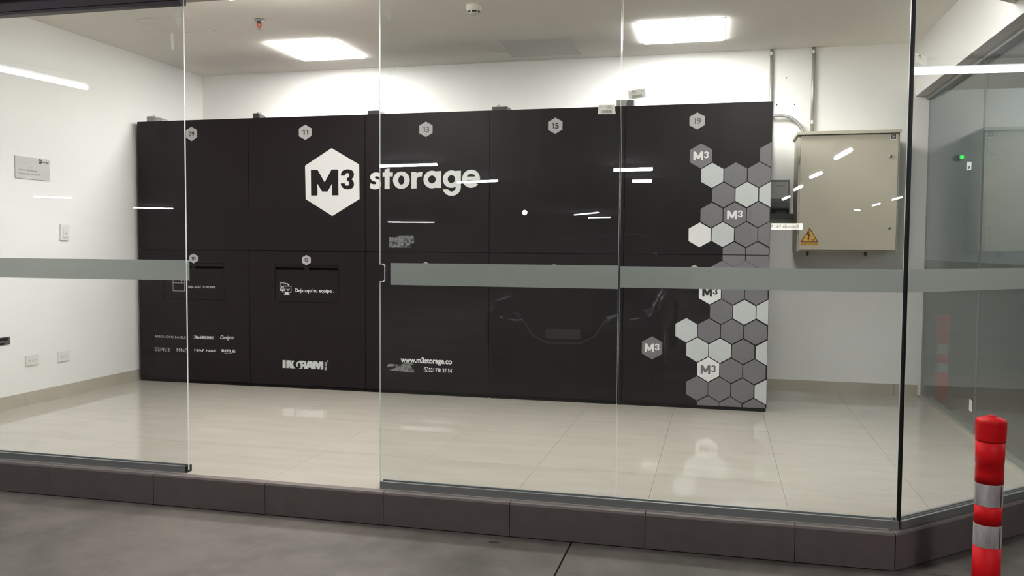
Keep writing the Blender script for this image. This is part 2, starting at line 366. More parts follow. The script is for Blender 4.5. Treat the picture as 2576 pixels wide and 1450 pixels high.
# screw holes left in the back wall
for hx, hz in ((0.492, 2.508), (0.423, 2.297), (0.56, 2.296)):
    bm = NB(); lathe(bm, [(0.006, 0), (0.006, 0.002)], (hx, BY-0.0022, hz), 10, 'y'); obj('screw_hole', bm, MT['dark'], wb)
ce = box_obj('ceiling', (XL-0.1, 1.60, 3.52, BY+0.1, CZ, 2.76), MT['ceil'], kind='structure')
bm = NB(); box(bm, 1.449, 1.60, 4.30, BY, 2.33, CZ)
obj('wall_right', bm, MT['wall'])['kind'] = 'structure'
# floor: slab with individually laid tiles
slab = [(XL, 3.665), (0.735+0.0, 3.665), (1.62, 3.665), (1.62, BY), (XL, BY)]
slab = clip_line([(XL, 3.665), (1.62, 3.665), (1.62, BY), (XL, BY)], NV.x, NV.y, cham(0.0275))
bm = NB(); prism_xy(bm, slab, -0.156, -0.012); fl = obj('floor', bm, MT['grout']); fl['kind'] = 'structure'
jx = [-4.76] + [-4.565+0.61*k for k in range(0, 11)] + [1.62]
jy = [3.702, 4.31, 4.92, 5.51, 6.09, 6.68, 7.16]
for i in range(len(jx)-1):
    for j in range(len(jy)-1):
        g = 0.0007
        pl_ = [(max(jx[i], XL)+g, jy[j]+g), (jx[i+1]-g, jy[j]+g), (jx[i+1]-g, jy[j+1]-g), (jx[i]+g, jy[j+1]-g)]
        pl_ = clip_line(pl_, NV.x, NV.y, cham(-0.0095)); pl_ = clip_line(pl_, 1, 0, 1.62)
        if len(pl_) < 3 or jx[i+1]-jx[i] < 0.02: continue
        bm = NB(); prism_xy(bm, pl_, -0.0115, 0.0 - random.random()*0.0002); obj('floor_tile', bm, MT['tile'], fl, bevel=0.0006, seg=1)
# skirting tiles
def skirting(name, axis, start, end, fixed):
    e = empty(name); e['kind'] = 'structure'; a = start
    while a < end-0.01:
        b = min(a+0.61, end); bm = NB()
        if axis == 'y': box(bm, fixed, fixed+0.010, a+0.0008, b-0.0008, 0.0, 0.092)
        else: box(bm, a+0.0008, b-0.0008, fixed-0.010, fixed, 0.0, 0.090)
        obj('skirting_tile', bm, MT['skirt'], e, bevel=0.001, seg=1); a = b
skirting('baseboard_left', 'y', 3.76, BY-0.011, XL)
skirting('baseboard_back', 'x', XL+0.011, 1.52, BY)
# the curb of brown tiles under the glass
cu = empty('trim_1'); cu['kind'] = 'structure'
def curb_tile(a, b, p0, u, n, ma=0.0, mb=0.0):
    """L shaped tile: face + lip; p0 outer edge point, u along, n inward"""
    bm = NB(); o = lambda s, t, z: (p0[0]+u[0]*s+n[0]*t, p0[1]+u[1]*s+n[1]*t, z)
    prof = [(0, -0.152), (0, -0.009), (0.005, 0.0), (0.049, 0.0), (0.049, -0.011), (0.012, -0.011), (0.012, -0.152)]
    A = [bm.verts.new(o(a+t*ma, t, z)) for t, z in prof]; B = [bm.verts.new(o(b-t*mb, t, z)) for t, z in prof]
    bm.faces.new(A); bm.faces.new(B[::-1])
    for i in range(len(prof)): bm.faces.new((A[i], B[i], B[(i+1) % len(prof)], A[(i+1) % len(prof)]))
    obj('curb_tile', bm, MT['curb'], cu)
cj = [-4.76, -4.566, -3.956, -3.346, -2.730, -2.112, -1.501, -0.894, -0.291, 0.326, 0.712]
for a, b in zip(cj, cj[1:]): curb_tile(a+0.0015-(-4.76), b-0.0015-(-4.76), (-4.76, 3.652), (1, 0), (0, 1), 0.0, 0.40 if b > 0.7 else 0.0)
pc = Vector((0.7135, 3.652))
for k in range(2): curb_tile(0.61*k+0.0012, 0.61*(k+1)-0.0015, pc, U, -NV, 0.40 if k == 0 else 0.0)
# header over the shopfront
box_obj('wall_front', (XL, 0.95, 3.47, 3.98, 2.415, CZ), MT['lintel'], kind='structure')
bm = NB(); obox(bm, (0.60, 3.60), U, 1.6, -NV, 0.36, 2.415, CZ); obj('trim_2', bm, MT['lintel'])['kind'] = 'structure'
bm = NB(); box(bm, XL, -2.588, 3.700, 3.762, 2.345, 2.415); box(bm, XL, -2.588, 3.712, 3.762, 2.330, 2.345)
t3 = obj('trim_3', bm, MT['header'], bevel=0.002); t3['kind'] = 'structure'
bm = NB(); box(bm, XL, -2.584, 3.44, 3.47, 2.43, 2.76); box(bm, XL, -2.584, 3.44, 3.712, 2.415, 2.4305)
obj('trim_4', bm, MT['header'])['kind'] = 'structure'

# ------------------------------------------------------------------ glazing
def pane_xz(name, pts, y0, y1, m, parent):
    bm = NB(); prism_xz(bm, pts, y0, y1, 0, 1); return obj(name, bm, [m, MT['edge']], parent)
def rail(bm, x0, x1):
    box(bm, x0, x1, 3.712, 3.764, 0.0, 0.010); box(bm, x0, x1, 3.712, 3.724, 0.010, 0.033); box(bm, x0, x1, 3.752, 3.764, 0.010, 0.033)
    box(bm, x0, x1, 3.7245, 3.730, 0.010, 0.026); box(bm, x0, x1, 3.746, 3.7515, 0.010, 0.026)
w1 = empty('window_1', (-3.67, GY, 0)); w1['kind'] = 'structure'
pane_xz('glass_pane', rect(XL, -2.584, 0.012, 2.36), GY-0.001, GY+0.009, MT['glass'], w1)
bm = NB(); rail(bm, XL, -2.592); obj('bottom_rail', bm, MT['alu'], w1, bevel=0.0012, seg=1)
box_obj('rail_end_cap', (-2.5915, -2.5845, 3.716, 3.760, 0.0, 0.032), MT['seal'], w1)
box_obj('frosted_band', (XL, -2.572, GY+0.0095, GY+0.0105, 0.968, 1.071), MT['frost'], w1)
d1 = empty('door_1', (-1.0, GY, 0)); d1['kind'] = 'structure'
nr = 0.012
notch = [(-1.551, 0.982)] + [(-1.527-nr+nr*math.sin(a), 0.982+nr-nr*math.cos(a)) for a in [PI/2*k/5 for k in range(6)]] + \
        [(-1.527-nr+nr*math.cos(a), 1.062-nr+nr*math.sin(a)) for a in [PI/2*k/5 for k in range(6)]] + [(-1.551, 1.062)]
dp = [(-1.551, 0.012)] + [(-0.430, 0.012), (-0.430, 2.36), (-1.551, 2.36)] + notch[::-1]
pane_xz('glass_pane', dp, GY+0.001, GY+0.011, MT['glass_dirty'], d1)
bm = NB(); rail(bm, -1.543, -0.4285); obj('bottom_rail', bm, MT['alu'], d1, bevel=0.0012, seg=1)
box_obj('frosted_band', (-1.501, -0.431, GY+0.0115, GY+0.0125, 0.966, 1.069), MT['frost'], d1)
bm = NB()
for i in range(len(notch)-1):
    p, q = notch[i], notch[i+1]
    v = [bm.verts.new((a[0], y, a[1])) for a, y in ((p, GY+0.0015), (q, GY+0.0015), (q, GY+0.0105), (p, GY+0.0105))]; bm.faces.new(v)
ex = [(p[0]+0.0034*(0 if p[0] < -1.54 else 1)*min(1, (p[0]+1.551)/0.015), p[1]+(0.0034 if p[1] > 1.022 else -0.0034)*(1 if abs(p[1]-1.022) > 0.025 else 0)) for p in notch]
for i in range(len(notch)-1): bm.faces.new([bm.verts.new((a[0], GY+0.0006, a[1])) for a in (notch[i], notch[i+1], ex[i+1], ex[i])])  # front ring widens the painted bright line
obj('lock_notch_edge', bm, MT['edgeglint'], d1)
w2 = empty('window_2', (0.15, GY, 0)); w2['kind'] = 'structure'
pane_xz('glass_pane', rect(-0.424, 0.728, 0.012, 2.36), GY-0.002, GY+0.008, MT['glass_dirty'], w2)
bm = NB(); rail(bm, -0.4280, 0.735); obj('bottom_rail', bm, MT['alu'], w2, bevel=0.0012, seg=1)
box_obj('frosted_band', (-0.422, 0.729, GY+0.0085, GY+0.0095, 0.973, 1.0665), MT['frost'], w2)
w3 = empty('window_3', (0.735, GY, 0)); w3['kind'] = 'structure'
c0 = Vector((0.735, GY)) + U*0.010; LC = 1.13
def cpt(s, t): p = Vector((0.735, GY))+U*s-NV*t; return p
bm = NB(); obox(bm, cpt(0.010, -0.001), U, LC, -NV, 0.010, 0.012, 2.36)
for f in bm.faces: f.material_index = 0 if abs(f.normal.dot(Vector((NV.x, NV.y, 0)))) > 0.9 or f.calc_area() > 0.5 else 1
obj('glass_pane', bm, [MT['glass'], MT['edge']], w3)
bm = NB()
for t0, t1, z0, z1 in ((-0.018, 0.034, 0.0, 0.010), (-0.018, -0.006, 0.010, 0.033), (0.022, 0.034, 0.010, 0.033), (-0.0055, 0.0, 0.010, 0.026), (0.016, 0.0215, 0.010, 0.026)):
    obox(bm, cpt(0.0005, t0), U, LC, -NV, t1-t0, z0, z1)
obj('bottom_rail', bm, MT['alu'], w3, bevel=0.0012, seg=1)
bm = NB(); obox(bm, cpt(0.012, 0.0095), U, LC-0.01, -NV, 0.001, 0.972, 1.068); obj('frosted_band', bm, MT['frost'], w3)
bm = NB(); prism_xy(bm, [(0.7285, GY-0.005), (0.736, GY-0.008), (0.7455, GY-0.001), (0.740, GY+0.008), (0.7285, GY+0.009)], 0.012, 2.36)
obj('corner_seal', bm, MT['seal'], w3)
def side_pane(name, y0, y1):
    w = empty(name, (1.55, (y0+y1)/2, 0)); w['kind'] = 'structure'
    bm = NB(); box(bm, 1.545, 1.555, y0, y1, 0.012, 2.31)
    for f in bm.faces: f.material_index = 0 if abs(f.normal.x) > 0.9 or f.calc_area() > 0.5 else 1
    bm.normal_update()
    for f in bm.faces: f.material_index = 0 if abs(f.normal.x) > 0.9 else 1
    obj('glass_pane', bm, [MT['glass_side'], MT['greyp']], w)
    bm = NB(); box(bm, 1.5555, 1.5565, y0+0.002, y1-0.002, 0.97, 1.07); obj('frosted_band', bm, MT['frost'], w)
    bm = NB(); box(bm, 1.525, 1.575, y0, y1, 0.0, 0.0115); obj('bottom_rail', bm, MT['skirt'], w)
    bm = NB(); box(bm, 1.528, 1.572, y0, y1, 2.30, 2.33); obj('top_rail', bm, MT['alu'], w)
side_pane('window_4', 5.742, 7.159)
side_pane('window_5', 4.52, 5.738)

# ------------------------------------------------------------------ garage outside
g = empty('ground'); g['kind'] = 'structure'
for x0, x1 in ((-34.0, -0.617), (-0.609, 12.0)):
    bm = NB(); box(bm, x0, x1, -50, 3.66, -0.30, -0.156); obj('concrete_slab', bm, MT['conc'], g)
bm = NB(); box(bm, 1.63, 12.0, 3.664, 9.6, -0.30, -0.156); obj('concrete_slab', bm, MT['conc'], g)
bm = NB(); prism_xy(bm, [(0.72, 3.664), (1.626, 3.664), (1.626, 4.545)], -0.30, -0.1562); obj('concrete_slab', bm, MT['conc'], g)
bm = NB(); box(bm, -34, 12, -50, 10, -0.40, -0.301); obj('sub_base', bm, MT['plinth'], g)
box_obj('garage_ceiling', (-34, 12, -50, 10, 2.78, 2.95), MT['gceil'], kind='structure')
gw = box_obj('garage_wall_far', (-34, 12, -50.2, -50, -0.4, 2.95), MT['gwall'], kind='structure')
gs = empty('garage_wall_side'); gs['kind'] = 'structure'
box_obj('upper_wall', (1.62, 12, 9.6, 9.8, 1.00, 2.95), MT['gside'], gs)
box_obj('painted_dado', (1.62, 12, 9.597, 9.8, -0.156, 1.00), MT['gdado'], gs)
box_obj('garage_wall_right', (12, 12.2, -50, 9.8, -0.4, 2.95), MT['gwall'], kind='structure')
box_obj('garage_wall_left', (-34.2, -34, -50, 9.8, -0.4, 2.95), MT['gwall'], kind='structure')

def LPI(x): return x
def tube_light(a, b, i, half=0.022, label=None, z=2.68):
    a = Vector((a[0], a[1], z)); b = Vector((b[0], b[1], z)); mid = (a+b)/2
    t = empty('tube_light', mid)
    tag(t, label or 'white batten with a glowing tube, high on the garage ceiling, mirrored in the shopfront glass', 'light', 'tube lights on the garage ceiling')
    d = (b-a); L = d.length; d.normalize(); n = Vector((-d.y, d.x, 0))
    bm = NB(); obox(bm, a-n*(half+0.02), d, L, n, 2*half+0.04, z+0.03, z+0.08); obj('housing', bm, MT['plast'], t)
    bm = NB(); tube(bm, [a+d*0.01, b-d*0.01], half, 8); obj('tube', bm, MT['tubee'], t, smooth=True)
front = [((-6.20, 1.52), (-6.06, 0.285)), ((-21.93, -16.0), (-21.1, -16.8)), ((-24.1, -23.7), (-22.8, -24.6)), ((-6.38, -7.89), (-5.18, -7.78)),
         ((-6.14, -12.1), (-5.05, -11.78)), ((-2.07, -9.46), (-1.29, -9.33)), ((-1.99, -12.36), (-1.53, -12.31)), ((-20.9, -44.2), (-18.03, -45.1)),
         ((-6.76, -32.7), (-5.24, -30.05)), ((-6.67, -36.6), (-5.46, -36.05)),
         ((1.88, -7.85), (1.94, -6.61)), ((1.875, -11.83), (1.96, -10.75)), ((1.877, -15.9), (1.93, -14.5)), ((1.89, -20.4), (1.97, -18.9)),
         ((5.18, -21.0), (5.18, -19.6)), ((5.23, -24.8), (5.21, -23.3)), ((5.1, -28.1), (5.4, -28.8))]
flabel = ['white batten with a bright glowing tube mirrored large at the upper left of the glass', 'thin glowing tube mirrored over the left wall below the sign plate', 'thin glowing tube mirrored across plate 09 column, right at its left edge',
 'glowing tube mirrored just above the big white lettering', 'glowing tube mirrored across the last letters of the big white lettering', 'thick glowing tube mirrored at the joint before column 19, upper of two', 'thick glowing tube mirrored at the joint before column 19, lower of two',
 'hair thin glowing tube mirrored below the big white lettering', 'slanting glowing tube mirrored low on column 15, upper of two', 'bent looking glowing tube mirrored low on column 15, lower of two',
 'batten mirrored on the beige cabinet, largest and highest of its slanting row', 'batten mirrored on the beige cabinet, second of the slanting row', 'batten mirrored at the left edge of the beige cabinet, third of the row', 'batten mirrored on the dark meter box, last of the slanting row',
 'batten mirrored right of the cabinet beside the black corner joint', 'batten mirrored on the lower right of the cabinet door', 'small far batten mirrored on the middle of the cabinet door']
for i, (a, b) in enumerate(front): tube_light(a, b, i, 0.024 if i not in (5, 6, 10, 11, 12, 13) else 0.035, flabel[i])
tube_light((5.02, 4.40), (5.12, 5.45), 20, 0.029, 'white batten with a glowing tube right of the glass corner, mirrored in the angled pane')
tube_light((1.62, 1.95), (1.62, 0.95), 28, 0.024, 'unseen batten added over the lane to light the striped post')  # out of view, added to brighten post, curb and ground
tube_light((3.3, -3.6), (3.3, -4.8), 22, 0.024, 'unseen batten added for light over the lane, behind the photographer on the right')  # extra unseen tube, put in to raise the garage light
tube_light((1.95, 0.9), (1.95, -0.3), 24, 0.024, 'unseen batten added for light over the lane, beside the photographer')  # added out of view, lights the front of the post
tube_light((-4.6, 3.0), (-3.4, 3.0), 25, 0.024, 'unseen batten added for light close to the header, on the left')
tube_light((-1.8, 2.9), (-0.6, 2.9), 26, 0.024, 'unseen batten added for light close to the header, above the doorway')  # second unseen tube added by the header for brightness
tube_light((3.2, 8.3), (4.4, 8.3), 27, 0.024, 'unseen batten added to brighten the wall beyond the side glass')  # added unseen, brightens the pale wall behind the side glass
tube_light((6.0, 7.2), (7.2, 7.2), 23, 0.024, 'unseen batten added for light over the aisle beyond the side glass')  # unseen tube added as extra light past the side glass
t = empty('hanging_sign', (1.98, -19.55, 1.73)); tag(t, 'lit white strip sign reading Entrada No Pas, hung in the garage', 'sign')
bm = NB(); box(bm, 1.30, 2.43, -19.60, -19.551, 1.71, 1.92); obj('sign_box', bm, MT['plast'], t)
bm = NB(); box(bm, 1.31, 2.42, -19.550, -19.545, 1.72, 1.91); obj('sign_face', bm, MT['signe'], t)
bm = NB(); text(bm, Plane((0, -19.543, 0), (-1, 0, 0)), 'Entrada No Pas', -2.30, -1.36, 1.765, 0.10, 0.01); flat('sign_text', bm, MT['vink'], t)['kind'] = 'stuff'
for hx in (1.45, 2.28):
    bm = NB(); tube(bm, [(hx, -19.575, 1.92), (hx, -19.575, 2.76)], 0.008, 8); obj('hanger_rod', bm, MT['steel'], t)
t = empty('column', (1.14, -16.6, -0.156)); tag(t, 'square concrete garage column beside the hanging strip sign', 'column')
bm = NB(); box(bm, 0.85, 1.32, -16.9, -16.3, 1.0, 2.76); obj('upper_shaft', bm, MT['gwall'], t)
bm = NB(); box(bm, 0.848, 1.322, -16.902, -16.298, -0.156, 1.0); obj('painted_base', bm, MT['gdado'], t)
t = empty('spot_lamp', (-4.736, -13.249, 2.0)); tag(t, 'small round floodlight hung from the garage ceiling, a star in the glass', 'lamp')
bm = NB(); lathe(bm, [(0.02, -0.10), (0.075, -0.02), (0.08, 0.0)], (-4.736, -13.249, 2.0), 20, 'y'); obj('lamp_shell', bm, MT['dark'], t, smooth=True)
bm = NB(); lathe(bm, [(0.062, 0.0), (0.06, 0.006)], (-4.736, -13.248, 2.0), 20, 'y'); obj('lens', bm, MT['lampw'], t)
bm = NB(); tube(bm, [(-4.736, -13.30, 2.04), (-4.736, -13.30, 2.76)], 0.012, 8); obj('hanger_rod', bm, MT['dark'], t)

# ------------------------------------------------------------------ lockers
LY = 6.162; LB = 6.93; ZS = 1.1015; ZT = 2.163
PD = Plane((0, LY-0.0012, 0), (1, 0, 0)); PD2 = Plane((0, LY-0.0020, 0), (1, 0, 0)); PF = Plane((0, LY+0.0010, 0), (1, 0, 0))
def prism_decal(name, polys, m, parent, y=LY-0.0012):
    bm = NB()
    for p in polys:
        if len(p) >= 3: prism_xz(bm, p, y, LY-0.0001)
    return obj(name, bm, m, parent)
def hexplate(door, cx, cz, w, h, num, ink):
    prism_decal('number_plate', [hexa(cx, cz, w, h)], MT['vplate'], door)
    if num:
        bm = NB(); cw = w*0.50; ch = h*0.34; text(bm, PD2, num, cx-cw/2, cx+cw/2, cz-ch/2, ch, 0.025); flat('number', bm, ink, door)
def locker(x0, x1, label, low_hole=None):
    t = empty('locker_column', ((x0+x1)/2, LY, 0))
    tag(t, label, 'locker', 'locker columns along the back wall')
    bm = NB(); box(bm, x0+0.003, x1-0.003, LY+0.030, LB, 0.026, ZT-0.004); obj('body', bm, MT['lock'], t)
    bm = NB(); box(bm, x0+0.004, x1-0.004, LY+0.014, LB-0.02, 0.0, 0.0255); obj('plinth', bm, MT['plinth'], t)
    bm = NB(); box(bm, x0, x1, LY, LY+0.022, ZS+0.0022, ZT); up = obj('upper_door', bm, MT['lock'], t, bevel=0.0012)
    bm = NB()
    if low_hole is None:
        box(bm, x0, x1, LY, LY+0.022, 0.027, ZS-0.0022); lo = obj('lower_door', bm, MT['lock'], t, bevel=0.0012)
    else:
        a, b, c, d = low_hole; z0, z1 = 0.027, ZS-0.0022
        o = [(x0, z0), (x1, z0), (x1, z1), (x0, z1)]; i = [(a, c), (b, c), (b, d), (a, d)]
        V = [[bm.verts.new((p[0], y, p[1])) for p in q] for y in (LY, LY+0.022) for q in (o, i)]
        for k in range(4):
            j = (k+1) % 4
            bm.faces.new((V[0][k], V[0][j], V[1][j], V[1][k])); bm.faces.new((V[2][j], V[2][k], V[3][k], V[3][j]))
            bm.faces.new((V[0][j], V[0][k], V[2][k], V[2][j])); bm.faces.new((V[1][k], V[1][j], V[3][j], V[3][k]))
        lo = obj('lower_door', bm, MT['lock'], t)
        # drop flap with two slots in it
        e = 0.003; ya, yb = LY+0.0016, LY+0.020; bm = NB(); zs0, zs1 = 0.9515, 0.9710; xm = (a+b)/2
        xa, xb, za, zb = a+e, b-e, c+e, d-e
        box(bm, xa, xb, ya, yb, za, zs0); box(bm, xa, xb, ya, yb, zs1, zb); box(bm, xm-0.018, xm+0.018, ya, yb, zs0, zs1)
        box(bm, xa, xa+0.003, ya, yb, zs0, zs1); box(bm, xb-0.003, xb, ya, yb, zs0, zs1)
        fp = obj('drop_flap', bm, MT['lock'], lo)
        bm = NB(); box(bm, a-0.01, b+0.01, LY+0.0225, LY+0.029, c-0.01, d+0.01); obj('flap_recess', bm, MT['lockin'], t)
        return t, up, lo, fp
    return t, up, lo, None
L1, u1, l1, f1 = locker(-4.713, -3.6895, 'black locker column with plates 09 and 10, beside the left wall', (-4.481, -3.917, 0.695, 0.9955))
L2, u2_, l2, f2 = locker(-3.6855, -2.6835, 'black locker column with plates 11 and 12 and the big white hexagon logo', (-3.460, -2.905, 0.695, 0.9895))
L3, u3, l3, f3 = locker(-2.6795, -1.6835, 'black locker column with plate 13, big white lettering and a web address')
L4, u4, l4, f4 = locker(-1.6795, -0.7060, 'plain black locker column with plate 15, between two lettered columns')
L5, u5, l5, f5 = locker(-0.6710, 0.3390, 'black locker column with plate 19 and a honeycomb of grey and white hexagons')
bm = NB(); box(bm, -0.7010, -0.6765, LY+0.004, LB, 0.0, ZT-0.002); obj('filler_strip', bm, MT['lock'], L4)
# latch boxes on the top edge
def latch(par, x0, x1, h, m, tail=0.0, y=LY+0.012):
    bm = NB(); box(bm, x0, x1, y, y+0.13, ZT-0.002, ZT+h); o = obj('top_bracket', bm, m, par, bevel=0.002)
    if tail:
        bm = NB(); prism_xz(bm, [(x1+0.0005, ZT-0.002), (x1+tail, ZT-0.002), (x1+tail, ZT+h*0.35), (x1+0.0005, ZT+h)], y+0.01, y+0.12); obj('bracket_plate', bm, MT['steel'], o)
    bm = NB(); tube(bm, [(x0+0.03, y+0.02, ZT+h), (x0+0.035, y+0.02, ZT+h+0.012), (x0+0.05, y+0.02, ZT+h+0.014), (x0+0.06, y+0.02, ZT+h)], 0.002, 6); obj('wire_loop', bm, MT['dark'], o)
latch(L1, -4.629, -4.565, 0.044, MT['greyp'], 0.075); latch(L2, -3.653, -3.595, 0.040, MT['dark'], 0.05)
latch(L3, -2.665, -2.575, 0.030, MT['dark'], 0.03); latch(L4, -1.667, -1.551, 0.027, MT['dark']); latch(L5, -0.6650, -0.616, 0.044, MT['dkgrey'])
bm = NB(); box(bm, -0.74, -0.668, LY+0.012, LY+0.10, ZT+0.001, ZT+0.046); obj('top_bracket', bm, MT['greyp'], L4, bevel=0.002)
# number plates
hexplate(u1, -4.2025, 2.051, 0.103, 0.116, '09', MT['vink']); hexplate(l1, -4.1975, 1.0345, 0.081, 0.081, '10', MT['vink'])
hexplate(u2_, -3.1875, 2.0385, 0.109, 0.119, '11', MT['vink']); hexplate(l2, -3.1835, 1.031, 0.077, 0.082, '12', MT['vink'])
hexplate(u3, -2.184, 2.036, 0.106, 0.116, '13', MT['vink2']); hexplate(l3, -2.184, 0.988, 0.078, 0.082, None, None)
hexplate(u4, -1.1845, 2.036, 0.107, 0.118, '15', MT['vink']); hexplate(l4, -1.184, 0.984, 0.078, 0.082, None, None)
hexplate(u5, -0.169, 2.0425, 0.107, 0.119, '19', MT['vink2']); hexplate(l5, -0.171, 0.987, 0.078, 0.082, None, None)
# big hexagon logo: white vinyl with the M3 cut out of it
prism_decal('logo_hexagon', [[(-2.962, 1.910), (-2.731, 1.779), (-2.728, 1.511), (-2.958, 1.380), (-3.186, 1.513), (-3.190, 1.777)]], MT['vwhite'], u2_)
bm = NB(); add_M3(bm, PD2, -3.140, -2.773, 1.541, 1.744); flat('logo_lettering', bm, MT['lock'], u2_)
# the word storage
def Cx(x): return -3.190 + (x-142)*0.0006350     # measured on the door, in sheet units -> metres
def word_storage(bm):
    X = lambda x: -2.641+(x-983)*(0.887/1427.0)
    Z = lambda y: 1.587+(645-y)*(0.133/223.0)
    T = lambda pts: [(X(a), Z(b)) for a, b in pts]
    # s: two opposed arcs, as one thick stroke
    so = [(1122,445),(1095,433),(1065,428),(1035,432),(1008,445),(992,465),(986,490),(992,513),(1010,531),(1040,544),(1062,553),(1070,563),(1066,575),(1052,582),(1035,583),(1012,578),(992,568),(981,625),(1005,640),(1035,648),(1065,648),(1098,640),(1122,620),(1134,590),(1132,560),(1118,537),(1092,520),(1062,508),(1050,499),(1050,489),(1058,482),(1075,479),(1095,484),(1108,491)]
    add_geo(bm, PD, loops_geo([T(so)]))
    t = [(1178,395),(1245,375),(1245,432),(1288,432),(1288,485),(1245,485),(1245,645),(1178,645),(1178,485),(1152,485),(1152,432),(1178,432)]
    add_geo(bm, PD, loops_geo([T(t)]))
    def ring(cx, cy, rx, ry, ix, iy): add_geo(bm, PD, loops_geo([T(circ(cx, cy, rx, ry)), T(circ(cx, cy, ix, iy)[::-1])]))
    ring(1400, 533.5, 110, 111.5, 40, 58)
    r = [(1532,432),(1596,432),(1598,450),(1625,436),(1675,428),(1668,490),(1632,492),(1606,508),(1598,535),(1598,641),(1532,641)]
    add_geo(bm, PD, loops_geo([T(r)]))
    ring(1798, 530, 110, 112, 49, 50); add_geo(bm, PD2, loops_geo([T([(1851,428),(1917,424),(1917,637),(1845,637),(1845,600),(1851,560)])]))
    ring(2048, 528, 110, 110, 48, 50)
    gj = [(2100,426),(2168,424),(2168,640)] + [(2052+116*math.cos(a), 632+108*math.sin(a)) for a in [PI*k/20*0.96 for k in range(0, 21)]] + [(1948,657),(2010,657)] + \
         [(2052+50*math.cos(a), 640+46*math.sin(a)) for a in [PI*0.85*(1-k/12) for k in range(13)]] + [(2100,600)]
    add_geo(bm, PD2, loops_geo([T(gj)]))
    # e: ring, eye, and the open mouth under the bar
    e_out = circ(2297, 526, 112, 114, 48)
    eye = [(2242,500)] + [(2297+52*math.cos(a), 500+34*math.sin(a)) for a in [PI+PI*k/12 for k in range(1, 12)]] + [(2352,500)]
    a0 = math.radians(4); a1 = math.radians(38)
    outer = [(2297+112*math.cos(a), 526+114*math.sin(a)) for a in [a1+(2*PI-a1+a0)*k/44 for k in range(45)]]
    mouth = [(2408,545),(2244,545)] + [(2300+58*math.cos(a), 548+34*math.sin(a)) for a in [PI*0.97-(PI*0.70)*k/10 for k in range(11)]]
    add_geo(bm, PD, loops_geo([T(outer+mouth), T(eye)]))
bm = NB(); word_storage(bm); flat('word_lettering', bm, MT['vwhite'], u3)
# lower doors: printed lines
bm = NB(); text(bm, PF, 'DEJA AQUÍ TU PEDIDO', -4.250, -4.005, 0.792, 0.0165, 0.0)
flat('flap_lettering', bm, MT['vwhite'], l1)
bm = NB(); w = 0.0028
for pts, cl in ((rect(-4.394, -4.2865, 0.764, 0.8295), True), ([(-4.394, 0.8295), (-4.394, 0.846), (-4.384, 0.855), (-4.384, 0.8295)], False),
                ([(-4.312, 0.8295), (-4.322, 0.858), (-4.300, 0.858)], False), ([(-4.2865, 0.8295), (-4.2865, 0.850), (-4.315, 0.850)], False), ([(-4.384, 0.855), (-4.322, 0.858)], False)):
    add_stroke(bm, PF, pts, w, cl)
flat('parcel_icon', bm, MT['vwhite'], l1)
bm = NB()
text(bm, PD, 'AMERICAN EAGLE', -4.572, -4.278, 0.3705, 0.0185, 0.0, space=1.12)
text(bm, PD, 'AMERICANINO', -4.152, -4.016, 0.374, 0.0235, 0.05)
poly_face(bm, PD, [(-4.187, 0.374), (-4.187, 0.399), (-4.172, 0.396), (-4.158, 0.386), (-4.158, 0.374)])
add_stroke(bm, PD, circ(-4.203, 0.386, 0.009, 0.011, 16), 0.0015, True)
text(bm, PD, 'Chevignon', -3.958, -3.828, 0.377, 0.030, 0.02, tilt=0.03, shear=0.35)
text(bm, PD, 'SPRIT', -4.545, -4.423, 0.256, 0.031, 0.0)
for z in (0.2575, 0.2715, 0.2855): poly_face(bm, PD, rect(-4.574, -4.553, z-0.0017, z+0.0017))
text(bm, PD, 'MNG', -4.365, -4.259, 0.2565, 0.0305, 0.004)
text(bm, PD, 'NAF NAF', -4.199, -3.996, 0.268, 0.019, 0.02)
text(bm, PD, 'RIFLE', -3.946, -3.821, 0.2705, 0.0225, 0.03)
text(bm, PD, 'JEANSWEAR', -3.922, -3.847, 0.2585, 0.0055, 0.01)
flat('brand_lettering', bm, MT['vlight'], l1)
bm = NB(); text(bm, PF, 'Deja aquí tu equipo', -3.285, -2.966, 0.7765, 0.0275, 0.016); poly_face(bm, PF, circ(-2.953, 0.781, 0.0035, None, 10))
flat('flap_lettering', bm, MT['vwhite'], l2)
bm = NB(); w = 0.0045
add_stroke(bm, PF, rect(-3.416, -3.371, 0.786, 0.850), w, True); add_stroke(bm, PF, [(-3.416, 0.838), (-3.371, 0.838)], w); add_stroke(bm, PF, [(-3.416, 0.797), (-3.371, 0.797)], w)
add_stroke(bm, PF, [(-3.371, 0.821), (-3.319, 0.821), (-3.319, 0.773), (-3.394, 0.773), (-3.394, 0.786)], w)
add_stroke(bm, PF, [(-3.371, 0.843), (-3.350, 0.842), (-3.343, 0.830)], 0.0038); poly_face(bm, PF, [(-3.352, 0.836), (-3.333, 0.836), (-3.3425, 0.825)])
poly_face(bm, PF, [(-3.366, 0.770), (-3.346, 0.770), (-3.331, 0.753), (-3.383, 0.753)])
for cx, cz in ((-3.394, 0.816), (-3.346, 0.796)):
    add_stroke(bm, PF, [(cx-0.016, cz+0.009), (cx-0.011, cz+0.008), (cx-0.007, cz-0.007), (cx+0.008, cz-0.007), (cx+0.014, cz+0.009)], 0.003)
    add_stroke(bm, PF, [(cx-0.009, cz), (cx+0.011, cz)], 0.003)
    for q in (-0.006, 0.007): poly_face(bm, PF, circ(cx+q, cz-0.011, 0.0025, None, 8))
flat('device_icon', bm, MT['vwhite'], l2)
